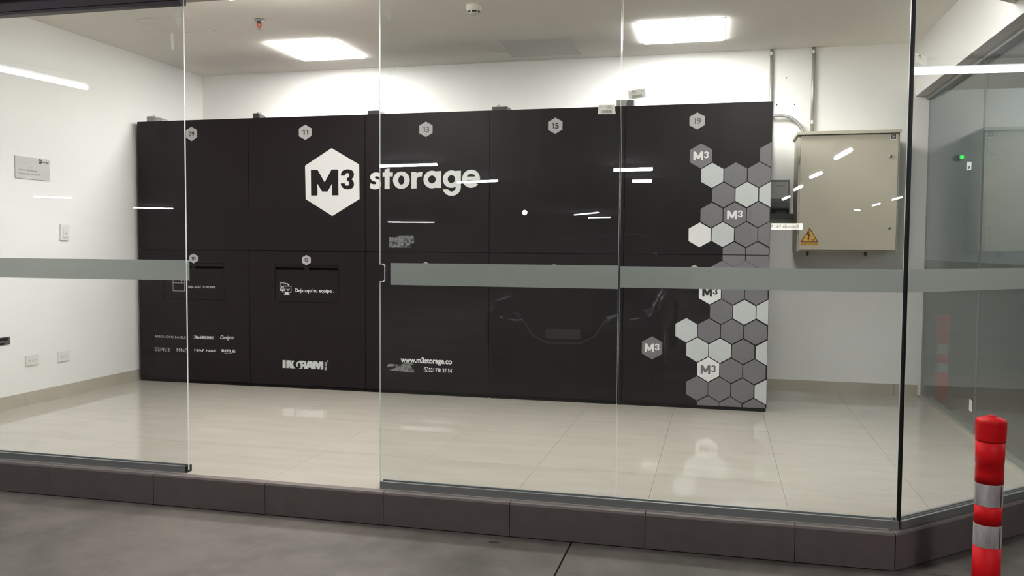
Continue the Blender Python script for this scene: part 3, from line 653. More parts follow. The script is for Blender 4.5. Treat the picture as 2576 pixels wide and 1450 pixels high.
# heavy word with a swirl in place of the G
bm = NB(); X = lambda x: -3.397+(x-335)*(0.356/1650.0); Z = lambda x, y: 0.162+(742+(x-335)*0.0515-y)*(0.063/317.0)
T = lambda pts: [(X(a), Z(a, b)) for a, b in pts]
for poly in ([(340,425),(462,428),(462,742),(335,742)],
             [(492,435),(655,438),(705,600),(705,450),(812,452),(800,490),(775,540),(772,620),(800,700),(862,768),(640,755),(592,600),(592,750),(490,748)],
             [(1365,472),(1540,478),(1580,600),(1580,485),(1745,492),(1785,600),(1820,500),(1988,505),(1988,822),(1880,818),(1880,640),(1830,810),(1740,806),(1690,640),(1690,802),(1500,798),(1490,740),(1395,735),(1380,790),(1215,785),(1195,690),(1150,690),(1150,775),(985,770),(1050,750),(1085,722),(1060,590),(1040,480),(1010,455),(1200,462),(1285,490),(1315,560),(1290,640),(1310,655)]):
    add_geo(bm, PD, loops_geo([T(poly)]))
sw = [(1060, 520), (1000, 522), (945, 545), (915, 590), (915, 635), (940, 660), (962, 645)]
add_stroke(bm, PD, T(sw), 0.014)
flat('wordmark', bm, MT['vlight'], l2)
bm = NB(); poly_face(bm, PD2, T([(1150,545),(1200,550),(1210,575),(1195,595),(1150,592)])); poly_face(bm, PD2, T([(1445,570),(1470,640),(1420,640)])); flat('wordmark_counters', bm, MT['lock'], l2)
g_ = font_geo('MICRO', 0.04); xs = [v[0] for v in g_[0]]; bm = NB()
add_geo(bm, PD, g_, lambda x, y: (-3.012-y*0.016/CAPH, 0.160+(x-min(xs))/(max(xs)-min(xs))*0.063)); add_stroke(bm, PD, circ(-3.002, 0.231, 0.006, None, 14), 0.0022, True)
flat('wordmark_side', bm, MT['vlight'], l2)
bm = NB(); text(bm, PD, 'www.m3storage.co', -2.387, -1.970, 0.2485, 0.042, 0.034); flat('web_lettering', bm, MT['vwhite'], l3)
bm = NB(); text(bm, PD, '321 781 27 54', -2.156, -1.970, 0.1835, 0.0295, 0.034)
add_stroke(bm, PD, circ(-2.178, 0.2, 0.0168, None, 24), 0.0042, True); poly_face(bm, PD, [(-2.197, 0.1815), (-2.183, 0.185), (-2.192, 0.193)])
add_stroke(bm, PD, [(-2.186, 0.208), (-2.184, 0.201), (-2.178, 0.195), (-2.171, 0.193)], 0.0055); flat('phone_lettering', bm, MT['vwhite'], l3)
# honeycomb of vinyl hexagons, clipped at the door edges
HW, HH = 0.1520, 0.1750
def hexes(door, lst, zlo, zhi):
    for m, cx, cz in lst:
        p = hexa(cx, cz, HW, HH); p = clip_line(p, 1, 0, 0.3375); p = clip_line(p, 0, 1, zhi); p = clip_line(p, 0, -1, -zlo)
        if len(p) >= 3: prism_decal('hexagon_decal', [p], MT[m], door)
hexes(u5, [('vgrey',-0.139,1.797),('vlight',-0.060,1.6595),('vgrey',0.0995,1.6605),('vgrey',0.258,1.661),('vgrey',0.337,1.7985),('vgrey',0.020,1.522),('vlight',0.178,1.5235),('vlight',0.337,1.524),
           ('vgrey',-0.059,1.381),('vgrey',0.099,1.382),('vgrey',0.257,1.384),('vwhite',-0.139,1.2415),('vlight',0.020,1.244),('vgrey',0.178,1.245),('vgrey',0.336,1.247),('vgrey',0.0985,1.105),('vgrey',0.2565,1.106)], ZS+0.0025, ZT-0.002)
hexes(l5, [('vgrey',0.0985,1.105),('vgrey',0.2565,1.106),('vgrey',0.0195,0.9725),('vgrey',0.1775,0.974),('vgrey',0.336,0.976),('vwhite',-0.061,0.838),('vgrey',0.0965,0.8385),('vgrey',0.255,0.841),('vgrey',0.019,0.7005),('vlight',0.177,0.700),('vlight',0.3355,0.7035),
           ('vlight',-0.2205,0.562),('vgrey',-0.0625,0.5625),('vgrey',0.096,0.562),('vgrey',0.2565,0.5605),('vlight',-0.1415,0.424),('vlight',0.016,0.4235),('vgrey',0.1745,0.4215),('vlight',0.3355,0.418),
           ('vwhite',-0.063,0.286),('vgrey',0.0945,0.284),('vgrey',0.253,0.2825),('vgrey',-0.140,0.148),('vgrey',0.0155,0.147),('vgrey',0.1735,0.1445),('vlight',0.3335,0.142),('vgrey',-0.061,0.0085),('vgrey',0.0945,0.008),('vgrey',0.2535,0.005)], 0.0275, ZS-0.0025)
prism_decal('hexagon_decal', [hexa(-0.460, 0.427, 0.1455, 0.1675)], MT['vgrey'], l5)
def m3(door, cx, cz, m, s=1.0):
    bm = NB(); add_M3(bm, PD2, cx-0.0525*s, cx+0.0525*s, cz-0.031*s, cz+0.031*s); flat('logo_lettering', bm, m, door)
m3(u5, -0.139, 1.797, MT['vwhite']); m3(u5, 0.099, 1.382, MT['vwhite']); m3(l5, -0.061, 0.838, MT['vink']); m3(l5, -0.063, 0.286, MT['vgrey']); m3(l5, -0.460, 0.427, MT['vwhite'])

# ------------------------------------------------------------------ ceiling things
def led(x0, x1, y0, y1, label, glow='led', drop=0.013, bev=0.003):
    t = empty('ceiling_panel_light', ((x0+x1)/2, (y0+y1)/2, CZ)); tag(t, label, 'light', 'square ceiling panel lights')
    bm = NB(); box(bm, x0-0.012, x1+0.012, y0-0.012, y1+0.012, CZ-0.003, CZ-0.0003); obj('backplate', bm, MT['plast'], t)
    bm = NB(); box(bm, x0, x1, y0, y1, CZ-drop, CZ-0.0032); obj('diffuser', bm, MT[glow], t, bevel=bev, seg=3)
led(-3.475, -2.930, 6.095, 6.715, 'square glowing ceiling panel above the big hexagon logo')
led(-0.590, 0.000, 6.105, 6.715, 'square glowing ceiling panel above the honeycomb of hexagons')
led(-2.900, -2.300, 4.05, 4.65, 'unseen glowing ceiling panel added near the shopfront, on the left', 'led_added', 0.11, 0.02)  # unseen, added and made deep to brighten room and ceiling
led(0.050, 0.650, 4.20, 4.80, 'unseen glowing ceiling panel added near the shopfront, on the right', 'led_added', 0.11, 0.02)  # second added panel out of view, lifts the right side
def hatch(x0, x1, y0, y1, label, fill):
    t = empty('ceiling_hatch', ((x0+x1)/2, (y0+y1)/2, CZ)); tag(t, label, 'hatch'); g2 = 0.005; zz = CZ-0.0015
    bm = NB(); box(bm, x0, x1, y0, y0+g2, zz, CZ-0.0002); box(bm, x0, x1, y1-g2, y1, zz, CZ-0.0002); box(bm, x0, x0+g2, y0, y1, zz, CZ-0.0002); box(bm, x1-g2, x1, y0, y1, zz, CZ-0.0002)
    obj('frame', bm, MT['skirt'], t); bm = NB(); box(bm, x0+g2+0.001, x1-g2-0.001, y0+g2+0.001, y1-g2-0.001, zz-0.0002, CZ-0.0002); obj('cover', bm, fill, t)
hatch(-4.045, -3.655, 5.275, 5.67, 'white access hatch flush in the ceiling near the left wall', MT['ceil'])
hatch(-1.70, -1.13, 6.43, 6.99, 'dull square hatch in the ceiling between the two light panels', MT['hatch'])
t = empty('sprinkler', (-3.171, 5.454, CZ)); tag(t, 'red brass fire sprinkler hanging from the ceiling', 'sprinkler'); sx, sy = -3.171, 5.454
bm = NB(); lathe(bm, [(0.006, 0.012), (0.030, 0.004), (0.034, 0.0)][::-1], (sx, sy, CZ-0.0125), 20); obj('rosette', bm, MT['steel'], t, smooth=True)
bm = NB(); lathe(bm, [(0.009, -0.028), (0.013, -0.024), (0.013, -0.013)], (sx, sy, CZ), 12); obj('nozzle', bm, MT['dark'], t)
bm = NB(); lathe(bm, [(0.004, -0.058), (0.010, -0.052), (0.012, -0.040), (0.009, -0.029)], (sx, sy, CZ), 12); obj('bulb_body', bm, MT['brass'], t, smooth=True)
bm = NB()
for s in (-1, 1): tube(bm, [(sx+s*0.010, sy, CZ-0.026), (sx+s*0.019, sy, CZ-0.038), (sx+s*0.012, sy, CZ-0.055), (sx+s*0.003, sy, CZ-0.064)], 0.0035, 8)
obj('frame_arms', bm, MT['brass'], t, smooth=True)
bm = NB(); lathe(bm, [(0.003, -0.064), (0.004, -0.068), (0.018, -0.0685), (0.018, -0.0705), (0.003, -0.0705)], (sx, sy, CZ), 16); obj('deflector', bm, MT['steel'], t)
t = empty('smoke_detector', (-1.596, 5.44, CZ)); tag(t, 'round white smoke detector on the ceiling above plate 13', 'detector')
bm = NB(); lathe(bm, [(0.030, -0.060), (0.036, -0.056), (0.044, -0.036), (0.053, -0.026), (0.054, -0.0005)], (-1.596, 5.44, CZ), 32); obj('housing', bm, mat('aged_plastic', (0.62, 0.585, 0.51), 0.45), t, smooth=True)
for a0 in range(0, 360, 60):
    bm = NB(); a = math.radians(a0-95); b = math.radians(a0-95+46); n = 6; V = []
    for k in range(n+1):
        q = a+(b-a)*k/n; V.append((bm.verts.new((-1.596+0.0373*math.cos(q), 5.44+0.0373*math.sin(q), CZ-0.0550)), bm.verts.new((-1.596+0.0425*math.cos(q), 5.44+0.0425*math.sin(q), CZ-0.0430))))
    for p, q in zip(V, V[1:]): bm.faces.new((p[0], q[0], q[1], p[1]))
    flat('vent_slot', bm, MT['seal'], t)

# ------------------------------------------------------------------ left wall things
t = empty('wall_sign', (XL, 5.09, 1.60)); tag(t, 'small pale sign plate with a black hexagon logo on the left wall', 'sign')
PW = Plane((XL+0.0075, 0, 0), (0, 1, 0)); PW2 = Plane((XL+0.0080, 0, 0), (0, 1, 0))
bm = NB(); box(bm, XL+0.001, XL+0.007, 4.935, 5.246, 1.604, 1.758); obj('plate', bm, mat('frosted_acrylic', (0.60, 0.60, 0.585), 0.25), t, bevel=0.002)
pg = mat('pale_print', (0.47, 0.47, 0.47), 0.5); pg2 = mat('grey_print', (0.20, 0.20, 0.20), 0.5)
bm = NB(); text(bm, PW, 'Usuario: M3storage', 4.964, 5.130, 1.660, 0.0115, 0.02); text(bm, PW, 'Contraseña: 901323595', 4.964, 5.158, 1.634, 0.0115, 0.02); flat('sign_lettering', bm, pg2, t)
bm = NB(); text(bm, PW, 'Conéctate a', 4.963, 5.065, 1.710, 0.011, 0.0); text(bm, PW, 'nuestra red', 4.963, 5.055, 1.688, 0.011, 0.0); poly_face(bm, PW, [(5.063, 1.696), (5.087, 1.696), (5.075, 1.676)])
for cy, cz in ((5.185, 1.630), (5.213, 1.640), (5.236, 1.655), (5.232, 1.622), (4.955, 1.722)): add_stroke(bm, PW, hexa(cy, cz, 0.028, 0.032), 0.002, True)
text(bm, PW, 'www.m3storage.co', 4.966, 5.025, 1.615, 0.005, 0.01); flat('pale_lettering', bm, pg, t)['kind'] = 'stuff'
bm = NB(); poly_face(bm, PW, hexa(5.157, 1.737, 0.032, 0.036)); text(bm, PW, 'storage', 5.178, 5.236, 1.729, 0.011, 0.03); flat('sign_logo', bm, MT['vink'], t)
bm = NB(); add_M3(bm, PW2, 5.146, 5.168, 1.731, 1.743); flat('sign_logo_lettering', bm, MT['vlight'], t)
t = empty('light_switch', (XL, 5.378, 1.17)); tag(t, 'white light switch on the left wall, beneath the sign plate', 'switch')
bm = NB(); box(bm, XL+0.0008, XL+0.013, 5.337, 5.419, 1.174, 1.290); obj('faceplate', bm, MT['plast'], t, bevel=0.004)
bm = NB(); box(bm, XL+0.0132, XL+0.018, 5.358, 5.400, 1.195, 1.262); obj('rocker', bm, MT['plast'], t, bevel=0.002)
bm = NB(); box(bm, XL+0.0182, XL+0.0188, 5.372, 5.392, 1.224, 1.228); obj('indicator', bm, MT['greyp'], t)
t = empty('wall_plate', (XL, 4.80, 0.45)); tag(t, 'small dark perforated plate low on the left wall at the frame edge', 'plate')
bm = NB(); box(bm, XL+0.0008, XL+0.006, 4.70, 4.857, 0.451, 0.504); obj('plate', bm, MT['dkgrey'], t, bevel=0.001)
bm = NB(); box(bm, XL+0.0062, XL+0.009, 4.715, 4.805, 0.484, 0.498); box(bm, XL+0.0062, XL+0.009, 4.81, 4.838, 0.484, 0.498); box(bm, XL+0.0062, XL+0.008, 4.715, 4.808, 0.455, 0.466); obj('slots', bm, MT['seal'], t)
def outlet(y0, y1, z0, z1, label):
    t = empty('wall_outlet', (XL, (y0+y1)/2, z0)); tag(t, label, 'outlet', 'outlets low on the left wall'); cy, cz = (y0+y1)/2, (z0+z1)/2
    bm = NB(); box(bm, XL+0.0008, XL+0.011, y0, y1, z0, z1); obj('faceplate', bm, MT['plast'], t, bevel=0.003)
    for s in (-1, 1):
        bm = NB(); lathe(bm, [(0.0155, 0.0112), (0.0150, 0.014)], (XL, cy+s*0.024, cz), 18, 'x'); k = obj('socket', bm, MT['plast'], t)
        bm = NB(); yy = cy+s*0.024
        box(bm, XL+0.0141, XL+0.0146, yy-0.007, yy-0.004, cz-0.004, cz+0.006); box(bm, XL+0.0141, XL+0.0146, yy+0.004, yy+0.007, cz-0.004, cz+0.006); box(bm, XL+0.0141, XL+0.0146, yy-0.002, yy+0.002, cz-0.010, cz-0.007)
        obj('socket_holes', bm, MT['greyp'], k)
    bm = NB(); lathe(bm, [(0.003, 0.0112), (0.0025, 0.013)], (XL, cy, cz), 8, 'x'); obj('screw', bm, MT['greyp'], t)
outlet(4.990, 5.103, 0.281, 0.352, 'white double outlet low on the left wall, nearer the glass'); outlet(5.289, 5.403, 0.272, 0.342, 'white double outlet low on the left wall, nearer the lockers')

# ------------------------------------------------------------------ electrical cabinet and pipes
CF = 6.75; PC = Plane((0, CF-0.0012, 0), (1, 0, 0)); PC2 = Plane((0, CF-0.0018, 0), (1, 0, 0)); PC3 = Plane((0, CF-0.0024, 0), (1, 0, 0))
t = empty('electrical_cabinet', (0.92, BY, 1.125)); tag(t, 'beige metal electrical cabinet with warning triangle on the back wall', 'cabinet')
bm = NB(); box(bm, 0.566, 1.272, CF+0.022, BY-0.001, 1.128, 2.005); obj('cabinet_body', bm, MT['cab'], t, bevel=0.004)
bm = NB(); box(bm, 0.578, 1.258, CF, CF+0.018, 1.142, 1.998); dr = obj('cabinet_door', bm, MT['cab'], t, bevel=0.004)
bm = NB(); box(bm, 0.552, 1.276, CF-0.024, BY-0.002, 2.0055, 2.024); box(bm, 0.552, 1.276, CF-0.024, CF-0.018, 2.000, 2.0055); obj('rain_hood', bm, MT['cab'], t, bevel=0.003)
for z in (1.815, 1.29):
    bm = NB(); lathe(bm, [(0.007, -0.026), (0.007, 0.026)], (0.5695, CF+0.006, z), 12); obj('hinge', bm, MT['steel'], t, smooth=False)
for x, z in ((1.208, 1.831), (1.210, 1.305)):
    bm = NB(); lathe(bm, [(0.0125, 0.0), (0.0125, -0.006), (0.010, -0.009)][::-1], (x, CF, z), 20, 'y'); k = obj('lock', bm, MT['steel'], dr, smooth=False)
    bm = NB(); lathe(bm, [(0.0065, -0.0105), (0.0065, -0.0092)], (x, CF, z), 14, 'y'); obj('keyhole', bm, MT['dark'], dr)
bm = NB(); poly_face(bm, PC, [(0.656, 1.309), (0.590, 1.1955), (0.722, 1.1955)]); poly_face(bm, PC, rect(0.591, 0.721, 1.175, 1.1935)); flat('warning_sticker', bm, MT['yellow'], dr)
bm = NB(); add_stroke(bm, PC2, [(0.656, 1.301), (0.597, 1.200), (0.715, 1.200)], 0.006, True)
add_geo(bm, PC2, loops_geo([[(0.655, 1.281), (0.642, 1.281), (0.636, 1.246), (0.650, 1.252), (0.645, 1.228), (0.640, 1.230), (0.650, 1.208), (0.657, 1.230), (0.652, 1.228), (0.664, 1.264), (0.652, 1.259)]]))
add_stroke(bm, PC2, [(0.668, 1.212), (0.672, 1.222), (0.676, 1.212), (0.684, 1.212), (0.684, 1.222), (0.692, 1.214), (0.694, 1.222)], 0.0035)
text(bm, PC2, 'RIESGO ELÉCTRICO', 0.597, 0.715, 1.179, 0.0085, 0.02); flat('warning_print', bm, MT['wink'], dr)
bm = NB(); poly_face(bm, PC, rect(1.2015, 1.243, 1.947, 1.993)); flat('badge_sticker', bm, MT['vwhite'], dr)
bm = NB(); poly_face(bm, PC2, rect(1.2045, 1.240, 1.957, 1.990)); flat('badge_field', bm, MT['dark'], dr)
bm = NB(); add_geo(bm, PC3, loops_geo([[(1.212, 1.985), (1.217, 1.973), (1.212, 1.966), (1.224, 1.969), (1.234, 1.972), (1.228, 1.976), (1.221, 1.983)]])); flat('badge_mark', bm, MT['vlight'], dr)
for x in (0.662, 1.083):
    bm = NB(); lathe(bm, [(0.008, 1.094), (0.008, 1.104), (0.011, 1.105), (0.011, 1.127)], (x, 6.95, 0), 10); obj('foot_gland', bm, MT['dark'], t)
def pipe(path, r, label, clamps=()):
    t = empty('conduit', path[0]); tag(t, label, 'pipe'); bm = NB(); tube(bm, path, r, 14); obj('pipe', bm, MT['steel'], t, smooth=True)
    for z in clamps:
        bm = NB(); x, y = path[0][0], path[0][1]; lathe(bm, [(r+0.003, z-0.014), (r+0.003, z+0.014)], (x, y, 0), 14); obj('coupling', bm, MT['steel'], t)
pipe([(0.376, BY-0.016, CZ-0.001), (0.376, BY-0.016, 1.70)], 0.0125, 'thin steel conduit dropping from the ceiling beside the locker bank', (2.70,))
pipe([(0.694, BY-0.016, CZ-0.001), (0.694, BY-0.016, 2.025)], 0.0135, 'thin steel conduit dropping from the ceiling into the beige cabinet', (2.15, 2.70))
pipe([(0.30, BY-0.045, 2.205), (0.40, BY-0.045, 2.205)] + [(0.44+0.19*math.sin(a), BY-0.045, 2.205-0.19*(1-math.cos(a))) for a in [PI/2*k/12 for k in range(1, 13)]] + [(0.63, BY-0.045, 2.0245)], 0.0125, 'bent steel conduit curving down onto the beige cabinet')
t = empty('meter_box', (0.45, BY, 1.41)); tag(t, 'dark grey meter box on the back wall between lockers and cabinet', 'box')
bm = NB(); box(bm, 0.345, 0.527, 7.02, BY-0.001, 1.46, 1.688); obj('box_body', bm, MT['dkgrey'], t, bevel=0.004)
bm = NB(); box(bm, 0.362, 0.512, 7.012, 7.0195, 1.54, 1.672); obj('display_plate', bm, MT['greyp'], t)
bm = NB(); text(bm, Plane((0, 7.0112, 0), (1, 0, 0)), '=====', 0.43, 0.49, 1.63, 0.02, 0.0); flat('display_print', bm, MT['dark'], t)
bm = NB(); box(bm, 0.350, 0.522, 7.00, 7.0195, 1.468, 1.512); obj('terminal_cover', bm, MT['dark'], t, bevel=0.003)
t = empty('cable_duct', (0.45, BY, 1.40)); tag(t, 'black horizontal cable duct running from the lockers to the cabinet', 'duct')
bm = NB(); box(bm, 0.25, 0.5655, 7.06, BY-0.001, 1.385, 1.425); obj('duct_body', bm, MT['dark'], t, bevel=0.002)
bm = NB(); box(bm, 0.25, 0.5655, 7.055, 7.0595, 1.388, 1.422); obj('duct_lid', bm, MT['seal'], t)
for x in (0.42, 0.52):
    bm = NB(); tube(bm, [(x, 7.09, 1.426), (x, 7.09, 1.4595)], 0.012, 10); obj('riser', bm, MT['dark'], t)

# ------------------------------------------------------------------ stickers and marks on the glass
def sticker(pl, quad, label, bars, name='barcode_sticker', back=None):
    t = empty(name, pl.at(quad[0][0], quad[0][1])); tag(t, label, 'sticker', 'barcode stickers on the glass')
    A, B, C_, D = [Vector(q) for q in quad]
    f = lambda s, r: tuple((A*(1-s)+B*s)*(1-r)+(D*(1-s)+C_*s)*r)
    bm = NB(); poly_face(bm, pl, [f(0, 0), f(1, 0), f(1, 0.62), f(0.985, 0.66), f(1, 0.70), f(1, 1), f(0, 1)]); flat('label_paper', bm, MT['paper'], t)
    pl2 = Plane(pl.o + Vector((pl.u.y, -pl.u.x, 0))*0.0006, pl.u); bm = NB()
    for s0, s1, r0, r1 in bars: poly_face(bm, pl2, [f(s0, r0), f(s1, r0), f(s1, r1), f(s0, r1)])
    flat('label_print', bm, MT['paperink'], t)
bars = [(0.22, 0.46, 0.10, 0.22), (0.14, 0.60, 0.30, 0.33), (0.14, 0.50, 0.40, 0.43), (0.75, 0.90, 0.18, 0.21), (0.78, 0.92, 0.30, 0.33)]
s = 0.20; random.seed(3)
while s < 0.78:
    w = random.choice((0.008, 0.014, 0.02)); bars.append((s, s+w, 0.58, 0.92)); s += w+random.choice((0.008, 0.012))
PG = Plane((0, GY-0.0035, 0), (1, 0, 0)); PGd = Plane((0, GY-0.0005, 0), (1, 0, 0))
sticker(PG, [(-0.397, 1.828), (-0.324, 1.836), (-0.320, 1.797), (-0.394, 1.790)], 'barcode sticker on the glass over the white wall, above the locker tops', bars)
sticker(PGd, [(-0.525, 1.772), (-0.455, 1.771), (-0.450, 1.731), (-0.528, 1.732)], 'barcode sticker on the glass overlapping the top of column 15', [(1-b, 1-a, c, d) for a, b, c, d in bars])
cp = cpt(0, -0.0045); PCh = Plane((cp.x, cp.y, 0), (U.x, U.y, 0))
sticker(PCh, [(0.020, 1.940), (0.092, 1.930), (0.090, 1.893), (0.018, 1.902)], 'grey barcode sticker high on the angled pane beside the black corner joint', bars[:6])
def film(name, polys, m, label):
    t = empty(name, PGd.at(polys[0][0][0], polys[0][0][1])); tag(t, label, 'tape'); bm = NB()
    for p in polys: poly_face(bm, PGd, p)
    flat('film', bm, m, t)
film('tape_residue', [[(-1.503, 1.142), (-1.392, 1.142), (-1.394, 1.160), (-1.379, 1.163), (-1.381, 1.196), (-1.455, 1.195), (-1.470, 1.188), (-1.503, 1.190)]], MT['tape'], 'rubbed grey sticker residue on the glass just above the lock notch')
film('torn_tape', [[(-1.505, 0.563), (-1.380, 0.558), (-1.378, 0.568), (-1.398, 0.592), (-1.440, 0.596), (-1.456, 0.582)], [(-1.513, 0.580), (-1.457, 0.584), (-1.456, 0.592), (-1.510, 0.594)], [(-1.432, 0.597), (-1.380, 0.593), (-1.382, 0.602), (-1.430, 0.605)]], MT['tape2'], 'torn crumpled clear tape on the glass below the frosted band')
PS = Plane((1.5435, 0, 0), (0, -1, 0))
t = empty('small_sticker', (1.5435, 6.01, 1.66)); tag(t, 'small white square sticker high on the side glass, under the green lamp', 'sticker')
bm = NB(); poly_face(bm, PS, [(-6.066, 1.717), (-5.958, 1.708), (-5.960, 1.658), (-6.068, 1.663)]); flat('label_paper', bm, MT['vwhite'], t)
bm = NB(); poly_face(bm, Plane((1.5430, 0, 0), (0, -1, 0)), rect(-6.035, -5.985, 1.668, 1.685)); flat('label_print', bm, MT['vink2'], t)
t = empty('narrow_sticker', (1.5435, 5.80, 0.137)); tag(t, 'narrow upright white sticker low on the side glass, above the striped post', 'sticker')
bm = NB(); poly_face(bm, PS, rect(-5.835, -5.772, 0.140, 0.212)); flat('label_paper', bm, MT['vwhite'], t)
t = empty('indicator_lamp', (2.385, 9.6, 2.094)); tag(t, 'tiny green glowing indicator on the wall seen through the side glass', 'lamp')
bm = NB(); box(bm, 2.36, 2.41, 9.56, 9.596, 2.07, 2.12); obj('lamp_box', bm, MT['gside'], t, bevel=0.004)
bm = NB(); lathe(bm, [(0.017, -0.012), (0.019, 0.0)], (2.385, 9.559, 2.094), 16, 'y'); obj('lens', bm, MT['green'], t)

def smudge(par, polys, y):
    bm = NB()
    for p in polys: poly_face(bm, Plane((0, y, 0), (1, 0, 0)), p)
    flat('smudge', bm, MT['smear'], par)['kind'] = 'stuff'
MT['smear'] = haze_mat('dried_smear', (0.75, 0.76, 0.74), 0.16, 24, 0.40, 0.66)
smudge(w1, [[(-2.66, 2.30), (-2.63, 2.31), (-2.645, 2.24), (-2.665, 2.22)], [(-2.62, 2.29), (-2.596, 2.32), (-2.592, 2.23), (-2.605, 2.17), (-2.618, 2.22)], [(-2.655, 2.19), (-2.64, 2.20), (-2.635, 2.12), (-2.65, 2.10)]], GY-0.0016)
smudge(d1, [[(-1.53, 2.24), (-1.505, 2.25), (-1.49, 2.20), (-1.515, 2.185)], [(-1.52, 1.985), (-1.475, 1.99), (-1.465, 1.95), (-1.49, 1.935), (-1.515, 1.945)]], GY+0.0004)

# ------------------------------------------------------------------ striped posts
def bollard(cx, cy, top, label):
    G = -0.156; t = empty('striped_post', (cx, cy, G)); tag(t, label, 'post', 'red and white striped posts'); dz = top-0.548
    def ring(name, prof, m): 
        bm = NB(); lathe(bm, [(r, z+dz) for r, z in prof], (cx, cy, 0), 40); return obj(name, bm, m, t, smooth=True)
    bm = NB(); lathe(bm, [(0.105, 0), (0.105, 0.012), (0.09, 0.022), (0.058, 0.030), (0.058, 0.034)], (cx, cy, G+0.0005), 40); obj('foot', bm, MT['dark'], t)
    bm = NB(); lathe(bm, [(0.0478, G+0.0345), (0.0466, 0.0655+dz)], (cx, cy, 0), 40); obj('lower_tube', bm, MT['red'], t, smooth=True)
    ring('white_band', [(0.0466, 0.066), (0.0468, 0.067), (0.0468, 0.147), (0.0466, 0.148)], MT['reflect'])
    ring('red_band', [(0.0462, 0.1485), (0.0462, 0.2175)], MT['red'])
    ring('white_band', [(0.0462, 0.218), (0.0464, 0.219), (0.0464, 0.298), (0.0462, 0.299)], MT['reflect'])
    ring('upper_tube', [(0.0466, 0.2995), (0.0468, 0.330), (0.0462, 0.371), (0.0474, 0.372), (0.0478, 0.40), (0.0490, 0.452)], MT['red'])
    ring('cap', [(0.0490, 0.4525), (0.0500, 0.46), (0.0508, 0.480), (0.0512, 0.520), (0.0508, 0.528), (0.047, 0.5335), (0.024, 0.541), (0.017, 0.5415), (0.017, 0.545), (0.013, 0.547), (0.006, 0.5465)], MT['red'])
    # overlap seam of the reflective sheet
    a = math.radians(-48)
    for z0, z1 in ((0.0665, 0.1475), (0.2185, 0.2985)):
        bm = NB(); r = 0.0474
        V = [bm.verts.new((cx+r*math.cos(a+q), cy+r*math.sin(a+q), z+dz)) for q, z in ((-0.05, z0), (0.05, z0), (0.05, z1), (-0.05, z1))]; bm.faces.new(V); flat('seam', bm, MT['wink'], t)
bollard(0.974, 3.398, 0.548, 'red flexible post with two white bands at the right edge, before the curb')
bollard(1.80, 7.62, 0.62, 'red and white post standing beyond the side glass, seen dimly through it')

# ------------------------------------------------------------------ the parked car mirrored faintly in the glass
CX, CN, G0 = -1.42, -0.42, -0.156       # centre line, nose, ground
car = empty('car', (CX, CN-2.1, G0)); tag(car, 'dark parked hatchback facing the shopfront, seen only as a faint mirror image', 'car')
MT['paint'] = mat('dark_car_paint', (0.035, 0.037, 0.042), 0.12, 0.6); MT['carglass'] = mat('car_window_tint', (0.012, 0.014, 0.015), 0.05, 0.6)
MT['rubber'] = mat('tyre_rubber', (0.012, 0.012, 0.012), 0.8); MT['lens'] = mat('headlamp_lens', (0.30, 0.31, 0.32), 0.08, 0.7)
def loft(name, stations, m, parent=car, smooth=True):
    bm = NB(); rings = []
    for y, pts in stations: rings.append([bm.verts.new((CX+x, CN-y, G0+z)) for x, z in pts])
    for a, b in zip(rings, rings[1:]):
        for k in range(len(a)): bm.faces.new((a[k], a[(k+1) % len(a)], b[(k+1) % len(a)], b[k]))
    bm.faces.new(rings[0][::-1]); bm.faces.new(rings[-1])
    bmesh.ops.recalc_face_normals(bm, faces=bm.faces); o = obj(name, bm, m, parent, smooth=smooth); return o
def sect(w0, w1, zb, zm, zt, zc):
    h = [(w0*0.90, zb), (w0, zb+0.06), (w1, zm), (w1*0.985, zm+0.12), (w1*0.90, zt), (w1*0.45, zc)]
    return [(x, z) for x, z in h] + [(0, zc+0.005)] + [(-x, z) for x, z in h[::-1]] + [(0, zb-0.01)]
loft('body', [(0.0, sect(0.52, 0.56, 0.26, 0.46, 0.62, 0.66)), (0.10, sect(0.72, 0.76, 0.22, 0.46, 0.70, 0.745)), (0.30, sect(0.82, 0.855, 0.20, 0.46, 0.765, 0.82)), (0.75, sect(0.84, 0.885, 0.19, 0.50, 0.83, 0.90)),
              (1.25, sect(0.84, 0.885, 0.19, 0.50, 0.90, 0.965)), (1.9, sect(0.84, 0.885, 0.19, 0.50, 0.93, 0.98)), (3.0, sect(0.84, 0.885, 0.19, 0.50, 0.95, 1.0)), (3.8, sect(0.82, 0.87, 0.21, 0.52, 0.97, 1.02)), (4.15, sect(0.74, 0.80, 0.26, 0.54, 0.93, 0.98)), (4.25, sect(0.62, 0.70, 0.32, 0.56, 0.85, 0.88))], MT['paint'])
def cab(w0, w1, z0, z1): return [(w0, z0), (w1, z1-0.04), (w1*0.8, z1), (0, z1+0.015), (-w1*0.8, z1), (-w1, z1-0.04), (-w0, z0)]
loft('windscreen', [(1.16, cab(0.74, 0.70, 0.955, 1.0)), (1.92, cab(0.75, 0.60, 0.985, 1.41))], MT['carglass'])
loft('cabin_glass', [(1.925, cab(0.76, 0.605, 0.98, 1.40)), (3.45, cab(0.76, 0.60, 1.0, 1.40)), (3.95, cab(0.74, 0.62, 1.02, 1.13))], MT['carglass'])
loft('roof', [(1.88, cab(0.60, 0.585, 1.392, 1.43)), (2.5, cab(0.61, 0.60, 1.40, 1.465)), (3.5, cab(0.61, 0.60, 1.395, 1.44))], MT['paint'])
bm = NB(); gp = [(-0.36, 0.655), (0.36, 0.655), (0.39, 0.61), (0.30, 0.47), (0.16, 0.40), (-0.16, 0.40), (-0.30, 0.47), (-0.39, 0.61)]
prism_xz(bm, [(CX+x, G0+z) for x, z in gp], CN-0.05, CN+0.022); obj('grille', bm, MT['seal'], car)
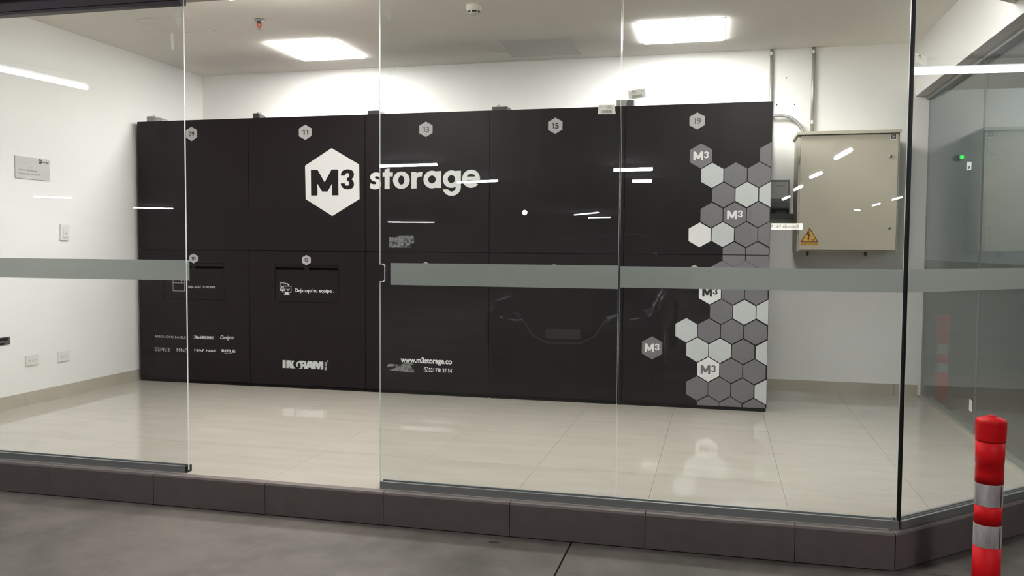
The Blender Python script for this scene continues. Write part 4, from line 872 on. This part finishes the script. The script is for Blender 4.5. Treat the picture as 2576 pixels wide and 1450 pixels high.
bm = NB(); add_stroke(bm, Plane((0, CN+0.024, 0), (1, 0, 0)), [(CX+x, G0+z) for x, z in gp[2:]], 0.018); flat('grille_trim', bm, MT['steel'], car)
bm = NB(); prism_xz(bm, [(CX+x, G0+z) for x, z in [(-0.50, 0.34), (0.50, 0.34), (0.42, 0.25), (-0.42, 0.25)]], CN-0.06, CN+0.012); obj('lower_intake', bm, MT['seal'], car)
bm = NB(); box(bm, CX-0.165, CX+0.165, CN+0.0245, CN+0.032, G0+0.44, G0+0.53); obj('number_plate', bm, MT['vplate'], car)
for s_ in (-1, 1):
    bm = NB(); pts = [(0.40, 0.66), (0.62, 0.70), (0.80, 0.735), (0.83, 0.69), (0.72, 0.63), (0.43, 0.615)]
    f = [bm.verts.new((CX+s_*x, CN+0.012-max(0, x-0.42)*0.62, G0+z)) for x, z in pts]; k = [bm.verts.new((CX+s_*x, CN-0.14-max(0, x-0.42)*0.62, G0+z)) for x, z in pts]
    bm.faces.new(f); bm.faces.new(k[::-1])
    for i in range(len(pts)): bm.faces.new((f[i], k[i], k[(i+1) % len(pts)], f[(i+1) % len(pts)]))
    bmesh.ops.recalc_face_normals(bm, faces=bm.faces); obj('headlamp', bm, MT['lens'], car)
    bm = NB(); lathe(bm, [(0.03, 0.0), (0.06, 0.02), (0.085, 0.09), (0.075, 0.15), (0.03, 0.17)], (CX+s_*0.99, CN-1.55, G0+1.02), 14, 'x')
    obj('wing_mirror', bm, MT['paint'], car, smooth=True)
    for yy in (0.85, 3.45):
        bm = NB(); x0 = CX+s_*0.80-0.1
        lathe(bm, [(0.20, 0.0), (0.29, 0.004), (0.315, 0.03), (0.315, 0.17), (0.29, 0.196), (0.20, 0.20)], (x0, CN-yy, G0+0.3165), 32, 'x'); w_ = obj('wheel', bm, MT['rubber'], car, smooth=True)
        bm = NB(); lathe(bm, [(0.195, 0.0), (0.19, 0.012), (0.06, 0.03), (0.02, 0.032)] if s_ > 0 else [(0.02, -0.032), (0.06, -0.03), (0.19, -0.012), (0.195, 0.0)], (x0+(0.2005 if s_ > 0 else -0.0005), CN-yy, G0+0.3165), 20, 'x'); obj('rim', bm, MT['steel'], w_)
